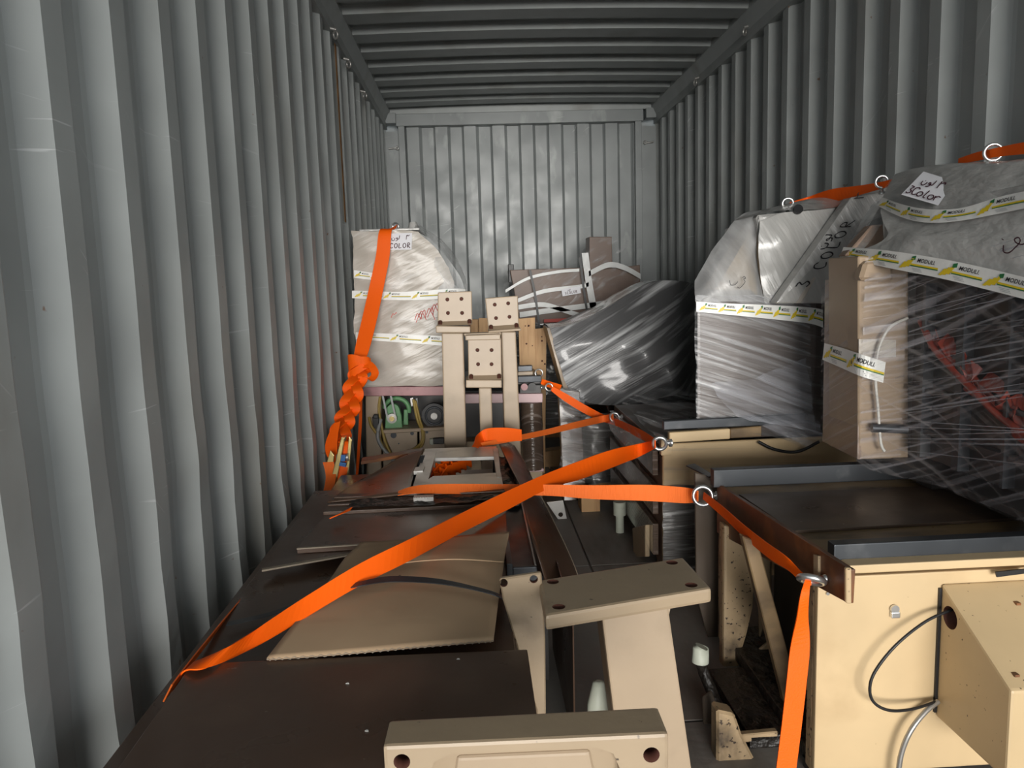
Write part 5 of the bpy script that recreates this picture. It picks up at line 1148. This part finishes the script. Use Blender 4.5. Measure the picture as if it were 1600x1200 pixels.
# S7
strap('webbing_strap', 'orange strap descending from the drive cabinet ring to the wrapped base',
      [(P(862, 607, Y=3.97), V((.5, .2, 1)), .024), (P(885, 622, Y=3.95), V((.3, .2, 1)), .040), (P(915, 640, Y=3.94), V((.3, .2, 1)), .042), (P(942, 653, Y=3.92), V((.3, .2, 1)), .036), (P(968, 662, X=E4.x), V((.3, .2, 1)), .032), (P(1000, 678, X=E4.x), V((.3, .2, 1)), .036), (P(1022, 690, X=E4.x), UP, .028)])
strap('webbing_strap', 'short orange strap end behind the drive cabinet ring, by the leaning wrapped board',
      [(P(846, 596, Y=4.02), V((.4, .2, 1)), .026), (P(862, 602, Y=4.05), V((.4, .2, 1)), .034), (P(876, 606, Y=4.08), V((.4, .2, 1)), .034)])
# S8 right wall straps
strap('webbing_strap', 'twisted orange strap over the bagged head, along the right wall',
      [(E5+V((.01, 0, -.004)), UP, .018), (P(1265, 316, X=1.41), UP+V((-.4, 0, 0)), .046), (P(1300, 306, X=1.43), UP+V((-.3, 0, 0)), .052), (P(1340, 298, X=1.44), UP, .036), (P(1375, 290, X=1.44), UP, .024), (P(1398, 284, X=1.45), UP, .022)])
strap('webbing_strap', 'orange strap at the upper right edge, through the ring on the nearest bagged head',
      [(P(1498, 252, X=1.46), UP, .016), (P(1525, 245, X=1.45), UP, .024), (P(1548, 240, X=1.44), UP, .024), (P(1570, 236, X=1.44), UP, .026), (P(1605, 231, X=1.43), UP, .03), (P(1700, 222, X=1.41), UP, .03)])
# S1: left wall strap with knot, chain braid and ratchet
t = thing('ratchet_strap', 'orange ratchet strap, knotted and braided, hanging from the pale wrapped crate', 'strap', P(505, 800, Z=.5), G)
YC2 = 3.92
b = MB(); strap_mesh(b, [(P(619, 355, Y=YC+.09), UP+V((.4, 0, 0)), .03), (P(609, 358, Y=YC+.02), V((1, 0, 0)), .05), (P(602, 362, Y=YC2-.0), SIDE, .062), (P(598, 400, Y=YC2-.02), SIDE, .068), (P(588, 450, Y=YC2-.04), SIDE, .072), (P(577, 500, Y=YC2-.10), SIDE, .074), (P(566, 545, Y=YC2-.17), SIDE, .070), (P(562, 562, Y=YC2-.2), SIDE, .055)], 8); b.build('webbing', 'orange', t)
# knot: three turns round the strap and one loop
kc = P(562, 572, Y=3.68)
b = MB()
for i in range(3):
    a = i*1.1; ring = []
    for j in range(13):
        q = 2*math.pi*j/12; ring.append((kc+V((.052*math.cos(q), .03*math.sin(q), .030*math.cos(q+a)+.012*(i-1))), V((.2*math.sin(q), .2, 1)), .036))
    strap_mesh(b, ring, 4, .004)
strap_mesh(b, [(kc+V((.02, -.02, .01)), V((0, .6, 1)), .04), (kc+V((.055, -.03, .005)), V((.4, .8, .6)), .04), (kc+V((.075, -.035, -.035)), V((.8, .6, .1)), .04), (kc+V((.05, -.035, -.062)), V((.4, .8, -.5)), .04), (kc+V((.015, -.03, -.035)), V((0, .8, .5)), .04)], 6, .004)
b.build('knot', 'orange', t)
# chain braid of three strands
path = spline([P(562, 580, Y=3.68), P(553, 605, Y=3.60), P(547, 635, Y=3.52), P(537, 660, Y=3.44), P(530, 685, Y=3.36), P(525, 700, Y=3.30)], 10)
b = MB(); n_ = len(path)
for s_ in range(3):
    pts = []
    for i in range(0, n_, 1):
        th = i/n_*math.pi*2*2.1+s_*2*math.pi/3
        amp = .030 if i < n_-8 else .022
        pts.append((V(path[i])+V((amp*math.sin(th), -.020*math.sin(2*th), 0)), V((1, .5*math.cos(th), .25*math.cos(th))), .046))
    strap_mesh(b, pts, 3, .006)
b.build('braid', 'orange', t)
b = MB(); strap_mesh(b, [(P(527, 660, Y=3.32), V((1, 0, .3)), .03), (P(519, 685, Y=3.28), V((1, 0, .3)), .052), (P(518, 705, Y=3.25), V((1, 0, .2)), .05), (P(522, 722, Y=3.22), V((1, 0, 0)), .03)], 6, .004); b.build('loose_tail', 'orange', t)
# ratchet buckle
YR = 3.13
def rp(x, y, d=0): return P(x, y, Y=YR+d)
rt = MB().prism([rp(533, 683), rp(539, 684), rp(525, 757), rp(516, 753)], (0, .05, 0)).build('ratchet_handle', 'gold', t, bevel=.003)
MB().prism([rp(545, 682, .03), rp(550, 688, .03), rp(543, 757, .03), rp(538, 758, .03)], (0, .012, 0)).build('ratchet_frame', 'gold', t, bevel=.002)
MB().prism([rp(516, 704, .03), rp(522, 712, .03), rp(520, 728, .03), rp(510, 724, .03)], (0, .012, 0)).build('ratchet_frame', 'gold', t, bevel=.002)
b = MB(); b.tube([rp(520, 756, .02), rp(540, 759, .02)], .011, 12); b.build('ratchet_grip', 'black', t)
b = MB(); b.tube([rp(526, 716, .03), rp(545, 714, .03)], .016, 14); b.build('ratchet_spool', 'steel', t)
MB().prism([rp(531, 722, -.004), rp(541, 724, -.004), rp(540, 730, -.004), rp(529, 728, -.004)], (0, .012, 0)).build('blue_pawl', 'blue', t, bevel=.002)
MB().prism([rp(533, 711, -.004), rp(540, 711, -.004), rp(539, 721, -.004), rp(532, 721, -.004)], (0, .012, 0)).build('blue_label', 'blue', t)
b = MB(); strap_mesh(b, [(rp(536, 690, .03), V((1, 0, 0)), .04), (rp(541, 700, .04), V((1, 0, .3)), .035), (rp(536, 735, .03), V((1, 0, .2)), .04), (rp(530, 762, .01), V((1, 0, .3)), .03), (rp(524, 768, -.02), V((1, 0, .3)), .01)], 6, .003); b.build('free_end', 'orange', t)
b = MB(); strap_mesh(b, [(rp(513, 722, .03), SIDE, .045), (P(517, 745, Y=3.12), SIDE, .042), (P(511, 775, Y=2.98), SIDE, .036), (P(503, 805, Y=2.72), V((1, .5, 0)), .028), (P(470, 838, Y=2.35), V((.6, 1, 0)), .022), (P(425, 882, Y=2.02), V((.3, 1, .2)), .022), (P(370, 945, Y=1.72), V((.2, 1, .3)), .026), (P(318, 1010, Y=1.48), V((.1, 1, .4)), .03), (P(285, 1052, Y=1.36), V((.1, 1, .4)), .034), (P(262, 1083, Y=1.29), V((.1, 1, .4)), .036)], 8); b.build('webbing', 'orange_thin', t)
strap('webbing_strap', 'narrow orange strap hanging between the drive cabinet and the left wall',
      [(P(564, 610, Y=3.92), SIDE, .012), (P(563, 660, Y=3.86), SIDE, .016), (P(560, 710, Y=3.80), SIDE, .014), (P(557, 752, Y=3.7), SIDE, .012), (P(553, 800, Y=3.6), SIDE, .012)])
strap('webbing_strap', 'short bit of orange strap showing at the left edge beside the greasy rail',
      [(P(520, 808, Z=.551), V((.5, 1, 0)), .03), (P(535, 801, Z=.556), V((.3, 1, 0)), .034), (P(549, 795, Z=.556), V((.2, 1, .2)), .02)])

for o in bpy.data.objects:
    if o.name.startswith(('handwriting', 'red_marks')): o['kind'] = 'stuff'
